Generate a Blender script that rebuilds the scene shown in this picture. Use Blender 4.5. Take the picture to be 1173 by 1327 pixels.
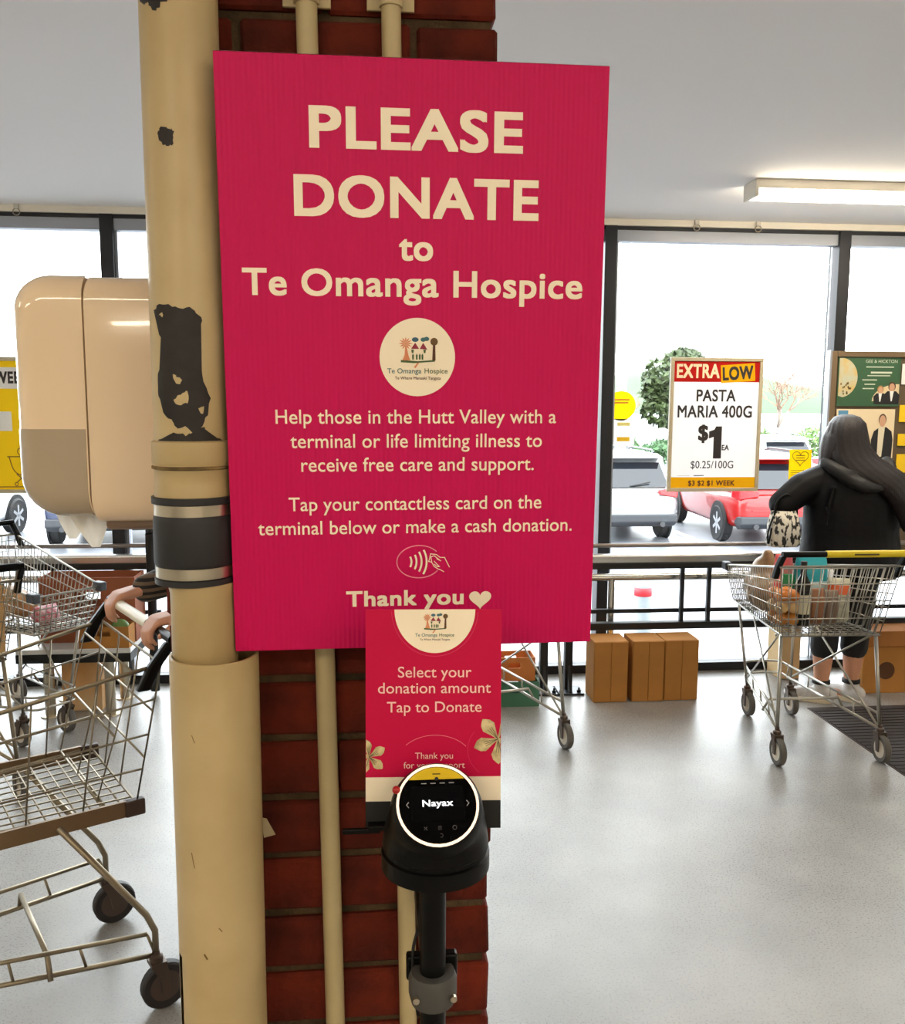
import bpy, bmesh, math, random
from mathutils import Vector, Matrix
for o in list(bpy.data.objects): bpy.data.objects.remove(o)
S = bpy.context.scene
COL = S.collection
R = math.radians
random.seed(7)

# ------------------------------------------------------------------ camera
FPX, IW, IH = 1150.0, 1173, 1327
PITCH, YAW, ROLL, CAMH = R(7.0), R(5.3), R(0.25), 1.6
fw = Vector((math.sin(YAW)*math.cos(PITCH), math.cos(YAW)*math.cos(PITCH), -math.sin(PITCH)))
r0 = Vector((math.cos(YAW), -math.sin(YAW), 0)); u0 = r0.cross(fw)
rt = r0*math.cos(ROLL) + u0*math.sin(ROLL); up = rt.cross(fw)
cd = bpy.data.cameras.new('camera'); cam = bpy.data.objects.new('camera', cd); COL.objects.link(cam)
cam.matrix_world = Matrix(((rt.x, up.x, -fw.x, 0), (rt.y, up.y, -fw.y, 0), (rt.z, up.z, -fw.z, CAMH), (0, 0, 0, 1)))
cd.sensor_fit = 'VERTICAL'; cd.sensor_height = 36.0; cd.lens = 36.0*FPX/IH
cd.clip_start = 0.02; cd.clip_end = 3000
S.camera = cam

# ------------------------------------------------------------------ sky and exposure
w = bpy.data.worlds.new('overcast_sky'); S.world = w; w.use_nodes = True
bg = w.node_tree.nodes['Background']
bg.inputs[0].default_value = (0.94, 0.97, 1.0, 1); bg.inputs[1].default_value = 4.6
S.view_settings.view_transform = 'Standard'; S.view_settings.look = 'None'
S.view_settings.gamma = 1; S.view_settings.use_curve_mapping = False
S.view_settings.exposure = 1.1
LAMP = 19.0                                   # brightness of the ceiling tubes

# ------------------------------------------------------------------ helpers
def lin(*c):
    return tuple((x/255/12.92 if x/255 <= .04045 else ((x/255+.055)/1.055)**2.4) for x in c)
MATS = {}
def M(name, col=(.5, .5, .5), rough=.5, metal=0, spec=.5, var=0, vscale=8, bump=0, bscale=40, rnd=0, emit=0, col2=None, coat=0, stretch=None, trans=0):
    if name in MATS: return MATS[name]
    m = bpy.data.materials.new(name); m.use_nodes = True; MATS[name] = m
    nt = m.node_tree; b = nt.nodes['Principled BSDF']
    b.inputs['Base Color'].default_value = (*col, 1); b.inputs['Roughness'].default_value = rough
    b.inputs['Metallic'].default_value = metal; b.inputs['Specular IOR Level'].default_value = spec
    b.inputs['Coat Weight'].default_value = coat
    b.inputs['Transmission Weight'].default_value = trans
    if emit:
        b.inputs['Emission Color'].default_value = (*col, 1); b.inputs['Emission Strength'].default_value = emit
    def N(t): return nt.nodes.new(t)
    if var or bump or rnd or col2:
        tc = N('ShaderNodeTexCoord'); mp = N('ShaderNodeMapping'); nt.links.new(tc.outputs['Object'], mp.inputs[0])
        if stretch: mp.inputs['Scale'].default_value = stretch
    if var or col2 or rnd:
        no = N('ShaderNodeTexNoise'); no.inputs['Scale'].default_value = vscale; no.inputs['Detail'].default_value = 6
        nt.links.new(mp.outputs[0], no.inputs['Vector'])
        ra = N('ShaderNodeValToRGB'); nt.links.new(no.outputs['Fac'], ra.inputs[0])
        c2 = col2 if col2 else tuple(max(0, c*(1-var)) for c in col)
        c1 = col if col2 else tuple(min(1, c*(1+var*.6)) for c in col)
        ra.color_ramp.elements[0].position = .35; ra.color_ramp.elements[1].position = .65
        ra.color_ramp.elements[0].color = (*c2, 1); ra.color_ramp.elements[1].color = (*c1, 1)
        out = ra.outputs[0]
        if rnd:
            oi = N('ShaderNodeObjectInfo'); hs = N('ShaderNodeHueSaturation'); mr = N('ShaderNodeMapRange')
            nt.links.new(oi.outputs['Random'], mr.inputs[0]); mr.inputs[3].default_value = 1-rnd; mr.inputs[4].default_value = 1+rnd
            nt.links.new(mr.outputs[0], hs.inputs['Value']); nt.links.new(out, hs.inputs['Color']); out = hs.outputs[0]
        nt.links.new(out, b.inputs['Base Color'])
    if bump:
        n2 = N('ShaderNodeTexNoise'); n2.inputs['Scale'].default_value = bscale; n2.inputs['Detail'].default_value = 4
        nt.links.new(mp.outputs[0], n2.inputs['Vector'])
        bp = N('ShaderNodeBump'); bp.inputs['Strength'].default_value = bump; bp.inputs['Distance'].default_value = .01
        nt.links.new(n2.outputs['Fac'], bp.inputs['Height']); nt.links.new(bp.outputs[0], b.inputs['Normal'])
    return m
def wave(m, scale, strength, direction='X', colour=None, dist=.002):
    """fine ribs as relief, or stripes of a second colour"""
    nt = m.node_tree; b = nt.nodes['Principled BSDF']; tc = nt.nodes.new('ShaderNodeTexCoord'); wv = nt.nodes.new('ShaderNodeTexWave')
    wv.bands_direction = direction; wv.inputs['Scale'].default_value = scale
    nt.links.new(tc.outputs['Object'], wv.inputs[0])
    if colour:
        mx = nt.nodes.new('ShaderNodeMix'); mx.data_type = 'RGBA'
        mx.inputs[6].default_value = b.inputs['Base Color'].default_value[:]; mx.inputs[7].default_value = (*colour, 1)
        ra = nt.nodes.new('ShaderNodeValToRGB'); ra.color_ramp.elements[0].position = .45; ra.color_ramp.elements[1].position = .6
        nt.links.new(wv.outputs['Fac'], ra.inputs[0]); nt.links.new(ra.outputs[0], mx.inputs[0]); nt.links.new(mx.outputs[2], b.inputs['Base Color'])
    else:
        bp = nt.nodes.new('ShaderNodeBump'); bp.inputs['Strength'].default_value = strength; bp.inputs['Distance'].default_value = dist
        nt.links.new(wv.outputs['Fac'], bp.inputs['Height']); nt.links.new(bp.outputs[0], b.inputs['Normal'])
    return m

class MB:
    def __init__(s): s.v = []; s.f = []
    def add(s, vs, fs):
        n = len(s.v); s.v += [tuple(v) for v in vs]; s.f += [tuple(i+n for i in f) for f in fs]; return s
    def box(s, x0, x1, y0, y1, z0, z1, mat=None):
        vs = [Vector((x, y, z)) for z in (z0, z1) for y in (y0, y1) for x in (x0, x1)]
        if mat is not None: vs = [mat @ v for v in vs]
        return s.add(vs, [(0, 2, 3, 1), (4, 5, 7, 6), (0, 1, 5, 4), (2, 6, 7, 3), (0, 4, 6, 2), (1, 3, 7, 5)])
    def loft(s, rings, caps=True, closed=True):
        n = len(rings[0]); vs = [p for rg in rings for p in rg]; fs = []
        for i in range(len(rings)-1):
            for j in range(n if closed else n-1):
                k = (j+1) % n
                fs.append((i*n+j, i*n+k, (i+1)*n+k, (i+1)*n+j))
        if caps:
            fs.append(tuple(reversed(range(n)))); fs.append(tuple((len(rings)-1)*n+j for j in range(n)))
        return s.add(vs, fs)
    def tube(s, pts, r, n=6, caps=True, closed=False):
        pts = [Vector(p) for p in pts]; rings = []; m = len(pts)
        ref = None
        for i, p in enumerate(pts):
            a = pts[(i-1) % m] if (i > 0 or closed) else p; b = pts[(i+1) % m] if (i < m-1 or closed) else p
            d = (b-a).normalized()
            if ref is None:
                ref = d.orthogonal().normalized()
            ref = (ref - d*ref.dot(d)).normalized(); q = d.cross(ref)
            rr = r[i] if isinstance(r, (list, tuple)) else r
            rings.append([p + ref*rr*math.cos(2*math.pi*j/n) + q*rr*math.sin(2*math.pi*j/n) for j in range(n)])
        if closed: rings.append(rings[0])
        return s.loft(rings, caps and not closed)
    def lathe(s, prof, n=32, c=(0, 0, 0), axis='Z', caps=True, a0=0, a1=2*math.pi, rot=None):
        full = abs(a1-a0-2*math.pi) < 1e-4; k = n if full else n+1; rings = []
        for rr, h in prof:
            rg = []
            for j in range(k):
                a = a0+(a1-a0)*j/n; x, y = rr*math.cos(a), rr*math.sin(a)
                p = {'Z': Vector((x, y, h)), 'X': Vector((h, x, y)), 'Y': Vector((y, h, x))}[axis]
                if rot is not None: p = rot @ p
                rg.append(p+Vector(c))
            rings.append(rg)
        return s.loft(rings, caps and full, full)
    def prism(s, poly, y0, y1):                 # polygon in x,z extruded along y
        n = len(poly); vs = [(x, y0, z) for x, z in poly]+[(x, y1, z) for x, z in poly]
        fs = [tuple(range(n)), tuple(reversed(range(n, 2*n)))]+[(i, n+i, n+(i+1) % n, (i+1) % n) for i in range(n)]
        return s.add(vs, fs)
    def sphere(s, c, r, n=12, m=8, rot=None):
        if not isinstance(r, (tuple, list)): r = (r, r, r)
        c = Vector(c); vs = []; fs = []
        pt = lambda x, y, z: c+((rot @ Vector((x*r[0], y*r[1], z*r[2]))) if rot is not None else Vector((x*r[0], y*r[1], z*r[2])))
        vs.append(pt(0, 0, 1))
        for i in range(1, m):
            t = math.pi*i/m
            for j in range(n):
                a = 2*math.pi*j/n; vs.append(pt(math.sin(t)*math.cos(a), math.sin(t)*math.sin(a), math.cos(t)))
        vs.append(pt(0, 0, -1)); e = len(vs)-1
        for j in range(n): fs.append((0, 1+j, 1+(j+1) % n)); fs.append((e, 1+(m-2)*n+(j+1) % n, 1+(m-2)*n+j))
        for i in range(m-2):
            for j in range(n):
                a = 1+i*n+j; b = 1+i*n+(j+1) % n; fs.append((a, a+n, b+n, b))
        return s.add(vs, fs)
    def capsule(s, p0, q0, p1, q1, n=12):
        p0, p1 = Vector(p0), Vector(p1); s.sphere(p0, q0, n, 8); s.sphere(p1, q1, n, 8)
        if (p1-p0).length > 1e-4: s.tube([p0, p1], [q0, q1], n)
        return s
    def disc(s, c, rx, rz, y, n=40, a0=0, a1=2*math.pi):
        pts = [(c[0]+rx*math.cos(a0+(a1-a0)*j/n), y, c[1]+rz*math.sin(a0+(a1-a0)*j/n)) for j in range(n if a1-a0 > 6.28 else n+1)]
        return s.add(pts, [tuple(range(len(pts)))])
    def poly(s, pts, y): return s.add([(x, y, z) for x, z in pts], [tuple(range(len(pts)))])
    def mesh(s, name):
        me = bpy.data.meshes.new(name); me.from_pydata(s.v, [], s.f); me.update(); return me
    def build(s, name, mat, parent=None, smooth=False, bevel=0, loc=None, rot=None, segs=2, fixn=True):
        me = s.mesh(name)
        if fixn:
            bm = bmesh.new(); bm.from_mesh(me); bmesh.ops.recalc_face_normals(bm, faces=bm.faces); bm.to_mesh(me); bm.free()
        if mat: me.materials.append(mat)
        if smooth:
            for p in me.polygons: p.use_smooth = True
        o = bpy.data.objects.new(name, me); COL.objects.link(o)
        if parent is not None: o.parent = parent
        if loc is not None: o.location = loc
        if rot is not None: o.rotation_euler = rot
        if bevel:
            b = o.modifiers.new('bevel', 'BEVEL'); b.width = bevel; b.segments = segs; b.limit_method = 'ANGLE'
        if smooth == 'auto':
            for p in me.polygons: p.use_smooth = True
            bm = bmesh.new(); bm.from_mesh(me)
            for e in bm.edges:
                if len(e.link_faces) == 2 and e.calc_face_angle(0) > .7: e.smooth = False
            bm.to_mesh(me); bm.free()
        return o
def tag(o, label=None, cat=None, group=None, kind=None):
    if label: o['label'] = label
    if cat: o['category'] = cat
    if group: o['group'] = group
    if kind: o['kind'] = kind
    return o
def thing(name, label, cat, loc=(0, 0, 0), rot=(0, 0, 0), group=None):
    o = bpy.data.objects.new(name, None); COL.objects.link(o); o.empty_display_size = .1
    o.location = loc; o.rotation_euler = rot
    return tag(o, label, cat, group)
def copy_tree(o, parent=None):
    c = o.copy(); COL.objects.link(c)
    if parent is not None: c.parent = parent
    for ch in list(o.children): copy_tree(ch, c)
    return c
def blob(name, mb, mat, parent=None, voxel=.01, smooth=6, loc=None):
    """overlapping volumes fused into one continuous skin"""
    me = mb.mesh(name); t = bpy.data.objects.new('tmp', me); COL.objects.link(t)
    md = t.modifiers.new('r', 'REMESH'); md.mode = 'VOXEL'; md.voxel_size = voxel; md.use_smooth_shade = True
    if smooth:
        sm = t.modifiers.new('s', 'SMOOTH'); sm.iterations = smooth; sm.factor = .5
    dg = bpy.context.evaluated_depsgraph_get(); nm = bpy.data.meshes.new_from_object(t.evaluated_get(dg))
    bpy.data.objects.remove(t); nm.name = name; nm.materials.clear(); nm.materials.append(mat)
    for p in nm.polygons: p.use_smooth = True
    o = bpy.data.objects.new(name, nm); COL.objects.link(o)
    if parent is not None: o.parent = parent
    if loc is not None: o.location = loc
    return o
def catmull(P, n=8):
    out = []; P = [P[0]]+list(P)+[P[-1]]
    for i in range(1, len(P)-2):
        a, b, c, d = (Vector(p) for p in P[i-1:i+3])
        for k in range(n):
            t = k/n; out.append(.5*((2*b)+(c-a)*t+(2*a-5*b+4*c-d)*t*t+(3*b-a-3*c+d)*t**3))
    out.append(Vector(P[-2])); return out

# ---- lettering ----
def ribbon(mb, pts, wt, closed=False, y=0):
    pts = [Vector((p[0], p[1])) for p in pts]; n = len(pts); Lp, Rp = [], []
    for i in range(n):
        a = pts[(i-1) % n] if (closed or i > 0) else None; b = pts[(i+1) % n] if (closed or i < n-1) else None
        d1 = (pts[i]-a).normalized() if a is not None else None; d2 = (b-pts[i]).normalized() if b is not None else None
        if d1 is None: d1 = d2
        if d2 is None: d2 = d1
        n1 = Vector((-d1.y, d1.x)); n2 = Vector((-d2.y, d2.x)); m = (n1+n2)
        m = n1 if m.length < 1e-4 else m.normalized(); k = wt/2/max(.35, m.dot(n1))
        Lp.append(pts[i]+m*k); Rp.append(pts[i]-m*k)
    vs = [(p.x, y, p.y) for p in Lp]+[(p.x, y, p.y) for p in Rp]
    fs = [(i, (i+1) % n, n+(i+1) % n, n+i) for i in range(n if closed else n-1)]
    mb.add(vs, fs)
def type_mesh(body, res=5, sp=1.0):
    c = bpy.data.curves.new('t', 'FONT'); c.body = body; c.size = 1; c.resolution_u = res; c.space_character = sp
    t = bpy.data.objects.new('t', c); COL.objects.link(t)
    dg = bpy.context.evaluated_depsgraph_get(); me = bpy.data.meshes.new_from_object(t.evaluated_get(dg)); bpy.data.objects.remove(t)
    vs = [(v.co.x, v.co.y) for v in me.vertices]; fs = [tuple(p.vertices) for p in me.polygons]; bpy.data.meshes.remove(me); return vs, fs
def thicken(vs, fs, d, dx=None):
    """heavier weight: copies of the print spread by d in every direction, a hair apart in depth"""
    out = MB(); dirs = [(0, 0)]+([(a, b_) for a in (-1, 0, 1) for b_ in (-1, 0, 1) if a or b_] if d else [])
    for k, (a, b_) in enumerate(dirs): out.add([(x+a*(dx if dx else d), -.00001*k, z+b_*d) for x, z in vs], fs)
    return out
CAPV = [v[1] for v in type_mesh('H')[0]]; CAPH = max(CAPV)-min(CAPV)
def lettering(text, x0, x1, zb, cap, wt, mat, parent, y, name='lettering'):
    vs, fs = type_mesh(text, sp=1+wt*2.6); mb = thicken(vs, fs, wt)
    xs = [v[0] for v in mb.v]; ax, bx = min(xs), max(xs); sx = (x1-x0)/(bx-ax); sz = cap/(CAPH+2*wt)
    mb.v = [(x0+(v[0]-ax)*sx, y+v[1], zb+(v[2]+wt)*sz) for v in mb.v]
    return mb.build(name, mat, parent, fixn=False)
def font_text(body, x0, x1, z0, z1, mat, parent, y, bold=0, name='lettering', rotz=0):
    """typeface squeezed into a box on an x-z plane, facing -y"""
    vs, fs = type_mesh(body, sp=1+bold*2.2); mb = thicken(vs, fs, bold)
    xs = [v[0] for v in mb.v]; zs = [v[2] for v in mb.v]; ax, bx, az, bz = min(xs), max(xs), min(zs), max(zs); out = []
    cx, cz = (x0+x1)/2, (z0+z1)/2
    for v in mb.v:
        dx = x0+(v[0]-ax)/(bx-ax)*(x1-x0)-cx; dz_ = z0+(v[2]-az)/(bz-az)*(z1-z0)-cz
        out.append((cx+dx*math.cos(rotz)-dz_*math.sin(rotz), y+v[1], cz+dx*math.sin(rotz)+dz_*math.cos(rotz)))
    mb.v = out
    return mb.build(name, mat, parent, fixn=False)
def paper(name, col, tl=.45):
    """thin sheet that lets some daylight through"""
    if name in MATS: return MATS[name]
    m = bpy.data.materials.new(name); m.use_nodes = True; MATS[name] = m; nt = m.node_tree; nt.nodes.remove(nt.nodes['Principled BSDF'])
    d = nt.nodes.new('ShaderNodeBsdfDiffuse'); t = nt.nodes.new('ShaderNodeBsdfTranslucent'); x = nt.nodes.new('ShaderNodeMixShader')
    d.inputs[0].default_value = (*col, 1); t.inputs[0].default_value = (*col, 1); x.inputs[0].default_value = tl
    nt.links.new(d.outputs[0], x.inputs[1]); nt.links.new(t.outputs[0], x.inputs[2]); nt.links.new(x.outputs[0], nt.nodes['Material Output'].inputs[0]); return m
def rrect(x0, x1, z0, z1, r, n=6):
    out = []
    for cx, cz, a in ((x1-r, z1-r, 0), (x0+r, z1-r, 90), (x0+r, z0+r, 180), (x1-r, z0+r, 270)):
        out += [(cx+r*math.cos(R(a+90*i/n)), cz+r*math.sin(R(a+90*i/n))) for i in range(n+1)]
    return out

# ------------------------------------------------------------------ materials
concrete = M('polished_concrete', lin(150, 148, 144), .3, 0, .5, var=.12, vscale=3.5)
ceil_m = M('ceiling_paint', lin(240, 238, 238), .9)
wallp = M('cream_wall', lin(222, 216, 204), .8)
dark_al = M('dark_aluminium', lin(28, 30, 36), .45, .3)
pale_al = M('pale_aluminium', lin(150, 155, 165), .4, .4)
brick_m = M('red_brick', lin(104, 33, 13), .85, 0, .25, col2=lin(72, 20, 7), vscale=14, bump=.5, bscale=60, rnd=.28)
mortar = M('grey_brown_mortar', lin(80, 64, 44), .95, 0, .2, var=.35, vscale=20, bump=.6, bscale=90)
cream_pipe = M('cream_painted_pipe', lin(198, 176, 130), .38, 0, .5, col2=lin(178, 154, 106), vscale=5, bump=.04, bscale=30)
cream_pvc = M('cream_conduit', lin(190, 172, 128), .4, var=.08, vscale=9)
chip_m = M('bare_dark_iron', lin(34, 28, 26), .55, 0, .4, var=.3, vscale=60)
rubber = M('black_rubber', lin(30, 29, 30), .55)
steel = M('brushed_steel', lin(190, 180, 160), .3, 1)
chrome = M('chrome', lin(200, 196, 188), .22, 1)
wire_m = M('zinc_wire', lin(176, 172, 162), .32, .9)
wire_d = M('worn_zinc_wire', lin(150, 138, 116), .4, .85)
blackp = M('black_plastic', lin(5, 5, 5), .36, 0, .18)
blackm = M('matt_black', lin(10, 10, 11), .6)
cream_ink = M('cream_white_print', lin(255, 240, 212), .5)
pink = M('magenta_corflute', lin(204, 8, 86), .5, 0, .2); wave(pink, 52, .35, 'X', dist=.0012)
pink2 = M('magenta_card', lin(200, 4, 66), .5, 0, .2)
card_m = M('brown_cardboard', lin(176, 122, 62), .85, 0, .2, var=.08, vscale=6)
card_d = M('worn_cardboard', lin(156, 104, 56), .85, 0, .2, var=.12, vscale=6)
yellow = M('yellow_print', lin(250, 205, 20), .5); white_p = M('white_print', lin(240, 240, 238), .5)
ink = M('black_print', lin(40, 34, 34), .6); red_p = M('red_print', lin(205, 40, 34), .5)

# floor sparkle: fine aggregate in the polished concrete
nt = concrete.node_tree; b = nt.nodes['Principled BSDF']
vo = nt.nodes.new('ShaderNodeTexNoise'); vo.inputs['Scale'].default_value = 160; vo.inputs['Detail'].default_value = 3
tc = nt.nodes.new('ShaderNodeTexCoord'); nt.links.new(tc.outputs['Object'], vo.inputs['Vector'])
rp = nt.nodes.new('ShaderNodeMapRange'); rp.inputs[1].default_value = .35; rp.inputs[2].default_value = .65; rp.inputs[3].default_value = .24; rp.inputs[4].default_value = .44
nt.links.new(vo.outputs['Fac'], rp.inputs[0]); nt.links.new(rp.outputs[0], b.inputs['Roughness'])
src = b.inputs['Base Color'].links[0].from_socket
mx = nt.nodes.new('ShaderNodeMix'); mx.data_type = 'RGBA'; mx.blend_type = 'MULTIPLY'; mx.inputs[0].default_value = 1
r2 = nt.nodes.new('ShaderNodeValToRGB'); r2.color_ramp.elements[0].position = .36; r2.color_ramp.elements[1].position = .5
r2.color_ramp.elements[0].color = (.86, .855, .85, 1); r2.color_ramp.elements[1].color = (1, 1, 1, 1)
nt.links.new(vo.outputs['Fac'], r2.inputs[0]); nt.links.new(src, mx.inputs[6]); nt.links.new(r2.outputs[0], mx.inputs[7]); nt.links.new(mx.outputs[2], b.inputs['Base Color'])

glass = bpy.data.materials.new('window_glass'); glass.use_nodes = True
nt = glass.node_tree; nt.nodes.remove(nt.nodes['Principled BSDF'])
tr = nt.nodes.new('ShaderNodeBsdfTransparent'); tr.inputs[0].default_value = (.95, .97, .97, 1); gl = nt.nodes.new('ShaderNodeBsdfGlossy'); gl.inputs['Roughness'].default_value = .02
fr = nt.nodes.new('ShaderNodeFresnel'); fr.inputs[0].default_value = 1.25; mx = nt.nodes.new('ShaderNodeMixShader')
nt.links.new(fr.outputs[0], mx.inputs[0]); nt.links.new(tr.outputs[0], mx.inputs[1]); nt.links.new(gl.outputs[0], mx.inputs[2]); nt.links.new(mx.outputs[0], nt.nodes['Material Output'].inputs[0])

# ================================================================== THE SETTING
CZ = 2.63; WY = 5.1
tag(MB().box(-6, 7, -6, WY+.1, -.1, 0).build('floor', concrete), kind='structure')
tag(MB().box(-6, 7, -6, WY+.25, CZ, CZ+.12).build('ceiling', ceil_m), kind='structure')
tag(MB().box(-6.15, -6, -6, WY+.1, 0, CZ).build('wall_left', wallp), kind='structure')
tag(MB().box(7, 7.15, -6, WY+.1, 0, CZ).build('wall_right', wallp), kind='structure')
tag(MB().box(-6.15, 7.15, -6.15, -6, 0, CZ).build('wall_rear', wallp), kind='structure')
tag(MB().box(-6, 7, WY-.07, WY-.045, CZ-.035, CZ).build('trim_1', M('white_trim', lin(232, 226, 212), .6)), kind='structure')
edges = [-6, -4.16, -2.78, -1.40, -.02, 1.36, 2.74, 4.12, 5.5, 7]
for i in range(len(edges)-1):
    x0, x1 = edges[i], edges[i+1]
    f = MB(); f.box(x0-.035, x0+.035, WY-.06, WY+.06, 0, CZ-.005); f.box(x0+.035, x1-.035, WY-.05, WY+.05, CZ-.055, CZ-.005); f.box(x0+.035, x1-.035, WY-.05, WY+.05, 0, .05)
    wdw = tag(f.build('window_%d' % (i+1), dark_al, bevel=.003), kind='structure')
    g = MB().box(x0+.05, x1-.05, WY-.004, WY+.004, .05, CZ-.1).build('pane', glass, wdw)
    MB().box(x0+.035, x1-.035, WY-.04, WY+.03, CZ-.115, CZ-.055).build('head_rail', pale_al, wdw)
    MB().box(x0+.035, x0+.05, WY-.03, WY+.03, .05, CZ-.115).build('glazing_bead', pale_al, wdw)
# brick pillar: mortar core with every brick its own piece
PX0, PX1, PY0, PY1 = -.274, .168, 1.2, 1.65
pil = tag(MB().box(PX0+.009, PX1-.009, PY0+.009, PY1-.009, 0, CZ).build('wall_pillar', mortar), kind='structure')
def brick_mesh(L, Wd, Hh, seed):
    rd = random.Random(seed); bm = bmesh.new(); bmesh.ops.create_cube(bm, size=1)
    for v in bm.verts:
        v.co = Vector((v.co.x*L+rd.uniform(-.0015, .0015), v.co.y*Wd+rd.uniform(-.0015, .0015), v.co.z*Hh+rd.uniform(-.0015, .0015)))
    bmesh.ops.bevel(bm, geom=list(bm.edges), offset=.004, segments=1, affect='EDGES')
    me = bpy.data.meshes.new('brick'); bm.to_mesh(me); bm.free(); me.materials.append(brick_m); return me
BH, CS = .0745, .0863
bms = {(a, k): brick_mesh((.214 if a == 's' else .105), (.105 if a == 's' else .214), BH, k) for a in 'sh' for k in range(5)}
Wp, Dp = PX1-PX0, PY1-PY0
zj = .79-9*CS
for c in range(31):
    zc = zj+CS*(c+.5)
    if zc > CZ-.02 or zc < .03: continue
    sx = Wp-.45
    if c % 2 == 0:
        pos = [('s', .11, .0525), ('s', Wp-.11, .0525), ('s', .11, Dp-.0525), ('s', Wp-.11, Dp-.0525), ('h', .0525, Dp/2), ('h', Wp-.0525, Dp/2)]
    else:
        pos = [('h', .0525, .11), ('h', .0525, Dp-.11), ('h', Wp-.0525, .11), ('h', Wp-.0525, Dp-.11), ('s', Wp/2, .0525), ('s', Wp/2, Dp-.0525)]
    for a, x, y in pos:
        o = bpy.data.objects.new('brick', bms[(a, random.randrange(5))]); COL.objects.link(o); o.parent = pil
        o.location = (PX0+x+random.uniform(-.002, .002), PY0+y+random.uniform(-.002, .002), zc+random.uniform(-.001, .001))
# outside ground
asph = M('wet_asphalt', lin(118, 121, 127), .35, 0, .5, var=.25, vscale=1.2)
tag(MB().box(-60, 80, WY+.1, 120, -1.2, -1.0).build('ground_car_park', asph), kind='structure')
tag(MB().box(-6, 7, WY+.06, WY+.12, -1.0, 0).build('wall_plinth', M('plinth_concrete', lin(150, 150, 148), .8)), kind='structure')
lm = M('white_line_paint', lin(225, 228, 230), .6)
for x in (-9.6, -6.5, -3.65, -.9, 3.5, 6.23, 8.96, 11.7):
    tag(MB().box(x-.06, x+.06, 12.2, 17.6, -1.0, -.995).build('parking_line', lm), 'white painted parking bay line on the wet asphalt', 'parking line', 'parking bay lines')

# ================================================================== THINGS ON THE PILLAR
# drain pipe
PCX, PCY = -.2225, 1.14
pipe = thing('drain_pipe', 'cream painted drain pipe with black flaking patches running up the brick pillar', 'pipe', (PCX, PCY, 0))
MB().lathe([(.0455, 1.552), (.0455, CZ)], 40).build('upper_pipe', cream_pipe, pipe, 'auto')
MB().lathe([(.0475, 1.475), (.0475, 1.495), (.0465, 1.499), (.0465, 1.517), (.049, 1.52), (.0475, 1.523), (.049, 1.526), (.049, 1.551), (.046, 1.553)], 40).build('collar', cream_pipe, pipe, 'auto')
MB().lathe([(.0480, 1.5175), (.0496, 1.5185), (.0496, 1.5210), (.048, 1.522)], 40).build('dirt_line', M('grime', lin(120, 96, 56), .9, var=.5, vscale=50), pipe, 'auto')
MB().lathe([(.044, 1.372), (.0505, 1.374), (.0505, 1.381), (.048, 1.382), (.048, 1.396), (.0495, 1.398), (.0505, 1.402), (.0505, 1.452), (.0495, 1.458), (.048, 1.460), (.048, 1.474), (.0515, 1.475), (.0515, 1.483), (.045, 1.484)], 40).build('rubber_coupling', rubber, pipe, 'auto')
for z in (1.3825, 1.4605):
    MB().lathe([(.0478, z), (.0492, z), (.0492, z+.0135), (.0478, z+.0135)], 40).build('clamp_band', steel, pipe, 'auto')
MB().lathe([(.041, .5), (.041, 1.36), (.044, 1.374)], 40, c=(.0085, 0, 0)).build('lower_pipe', cream_pipe, pipe, 'auto')
def chip(pts, mat, name, rr):
    me_v = [Vector((u, z, 0)) for u, z in pts]
    # finer jagged outline
    out = []
    rd = random.Random(len(pts))
    for i, p in enumerate(me_v):
        q = me_v[(i+1) % len(me_v)]
        for k in range(3):
            t = k/3; v = p.lerp(q, t)
            out.append((v.x+rd.uniform(-.025, .025), v.y+rd.uniform(-.0012, .0012)))
    bm = bmesh.new(); vs = [bm.verts.new((u, 0, z)) for u, z in out]; bm.faces.new(vs)
    bmesh.ops.triangulate(bm, faces=bm.faces)
    for _ in range(2):
        bmesh.ops.subdivide_edges(bm, edges=[e for e in bm.edges if e.calc_length() > .02 or abs(e.verts[0].co.x-e.verts[1].co.x) > .15], cuts=2, use_grid_fill=False)
        bmesh.ops.triangulate(bm, faces=bm.faces)
    for v in bm.verts:
        u = max(-.98, min(.98, v.co.x)); a = math.asin(u)
        v.co = (rr*math.sin(a), -rr*math.cos(a), v.co.z)
    bmesh.ops.recalc_face_normals(bm, faces=bm.faces)
    me = bpy.data.meshes.new(name); bm.to_mesh(me); bm.free(); me.materials.append(mat)
    o = bpy.data.objects.new(name, me); COL.objects.link(o); o.parent = pipe
    return o
chip([(-.75, 1.708), (-.55, 1.7155), (-.28, 1.7137), (-.06, 1.7097), (.25, 1.7113), (.4, 1.7049), (.52, 1.6971), (.41, 1.6845), (.37, 1.6694), (.45, 1.6559), (.48, 1.638), (.52, 1.6242), (.66, 1.6034), (.58, 1.5852), (.48, 1.5713), (.25, 1.5616), (.04, 1.5714), (-.18, 1.5686), (-.33, 1.5782), (-.51, 1.5837), (-.62, 1.5962), (-.7, 1.6129), (-.66, 1.6323), (-.52, 1.6487), (-.47, 1.6692), (-.59, 1.6789), (-.63, 1.6981)], chip_m, 'bare_patch', .0459)
for p in ([(-.25, 1.6321), (-.13, 1.6294), (-.01, 1.6267), (-.04, 1.6212), (-.17, 1.6225)], [(-.24, 1.6032), (-.12, 1.6074), (.01, 1.6102), (.11, 1.613), (.13, 1.5991), (-.06, 1.5963), (-.22, 1.5991)], [(.38, 1.5936), (.48, 1.5942), (.49, 1.5867), (.41, 1.5867)], [(-.57, 1.7028), (-.5, 1.7046), (-.44, 1.7026), (-.49, 1.7)]):
    chip(p, cream_pipe, 'paint_remnant', .0462)
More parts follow.
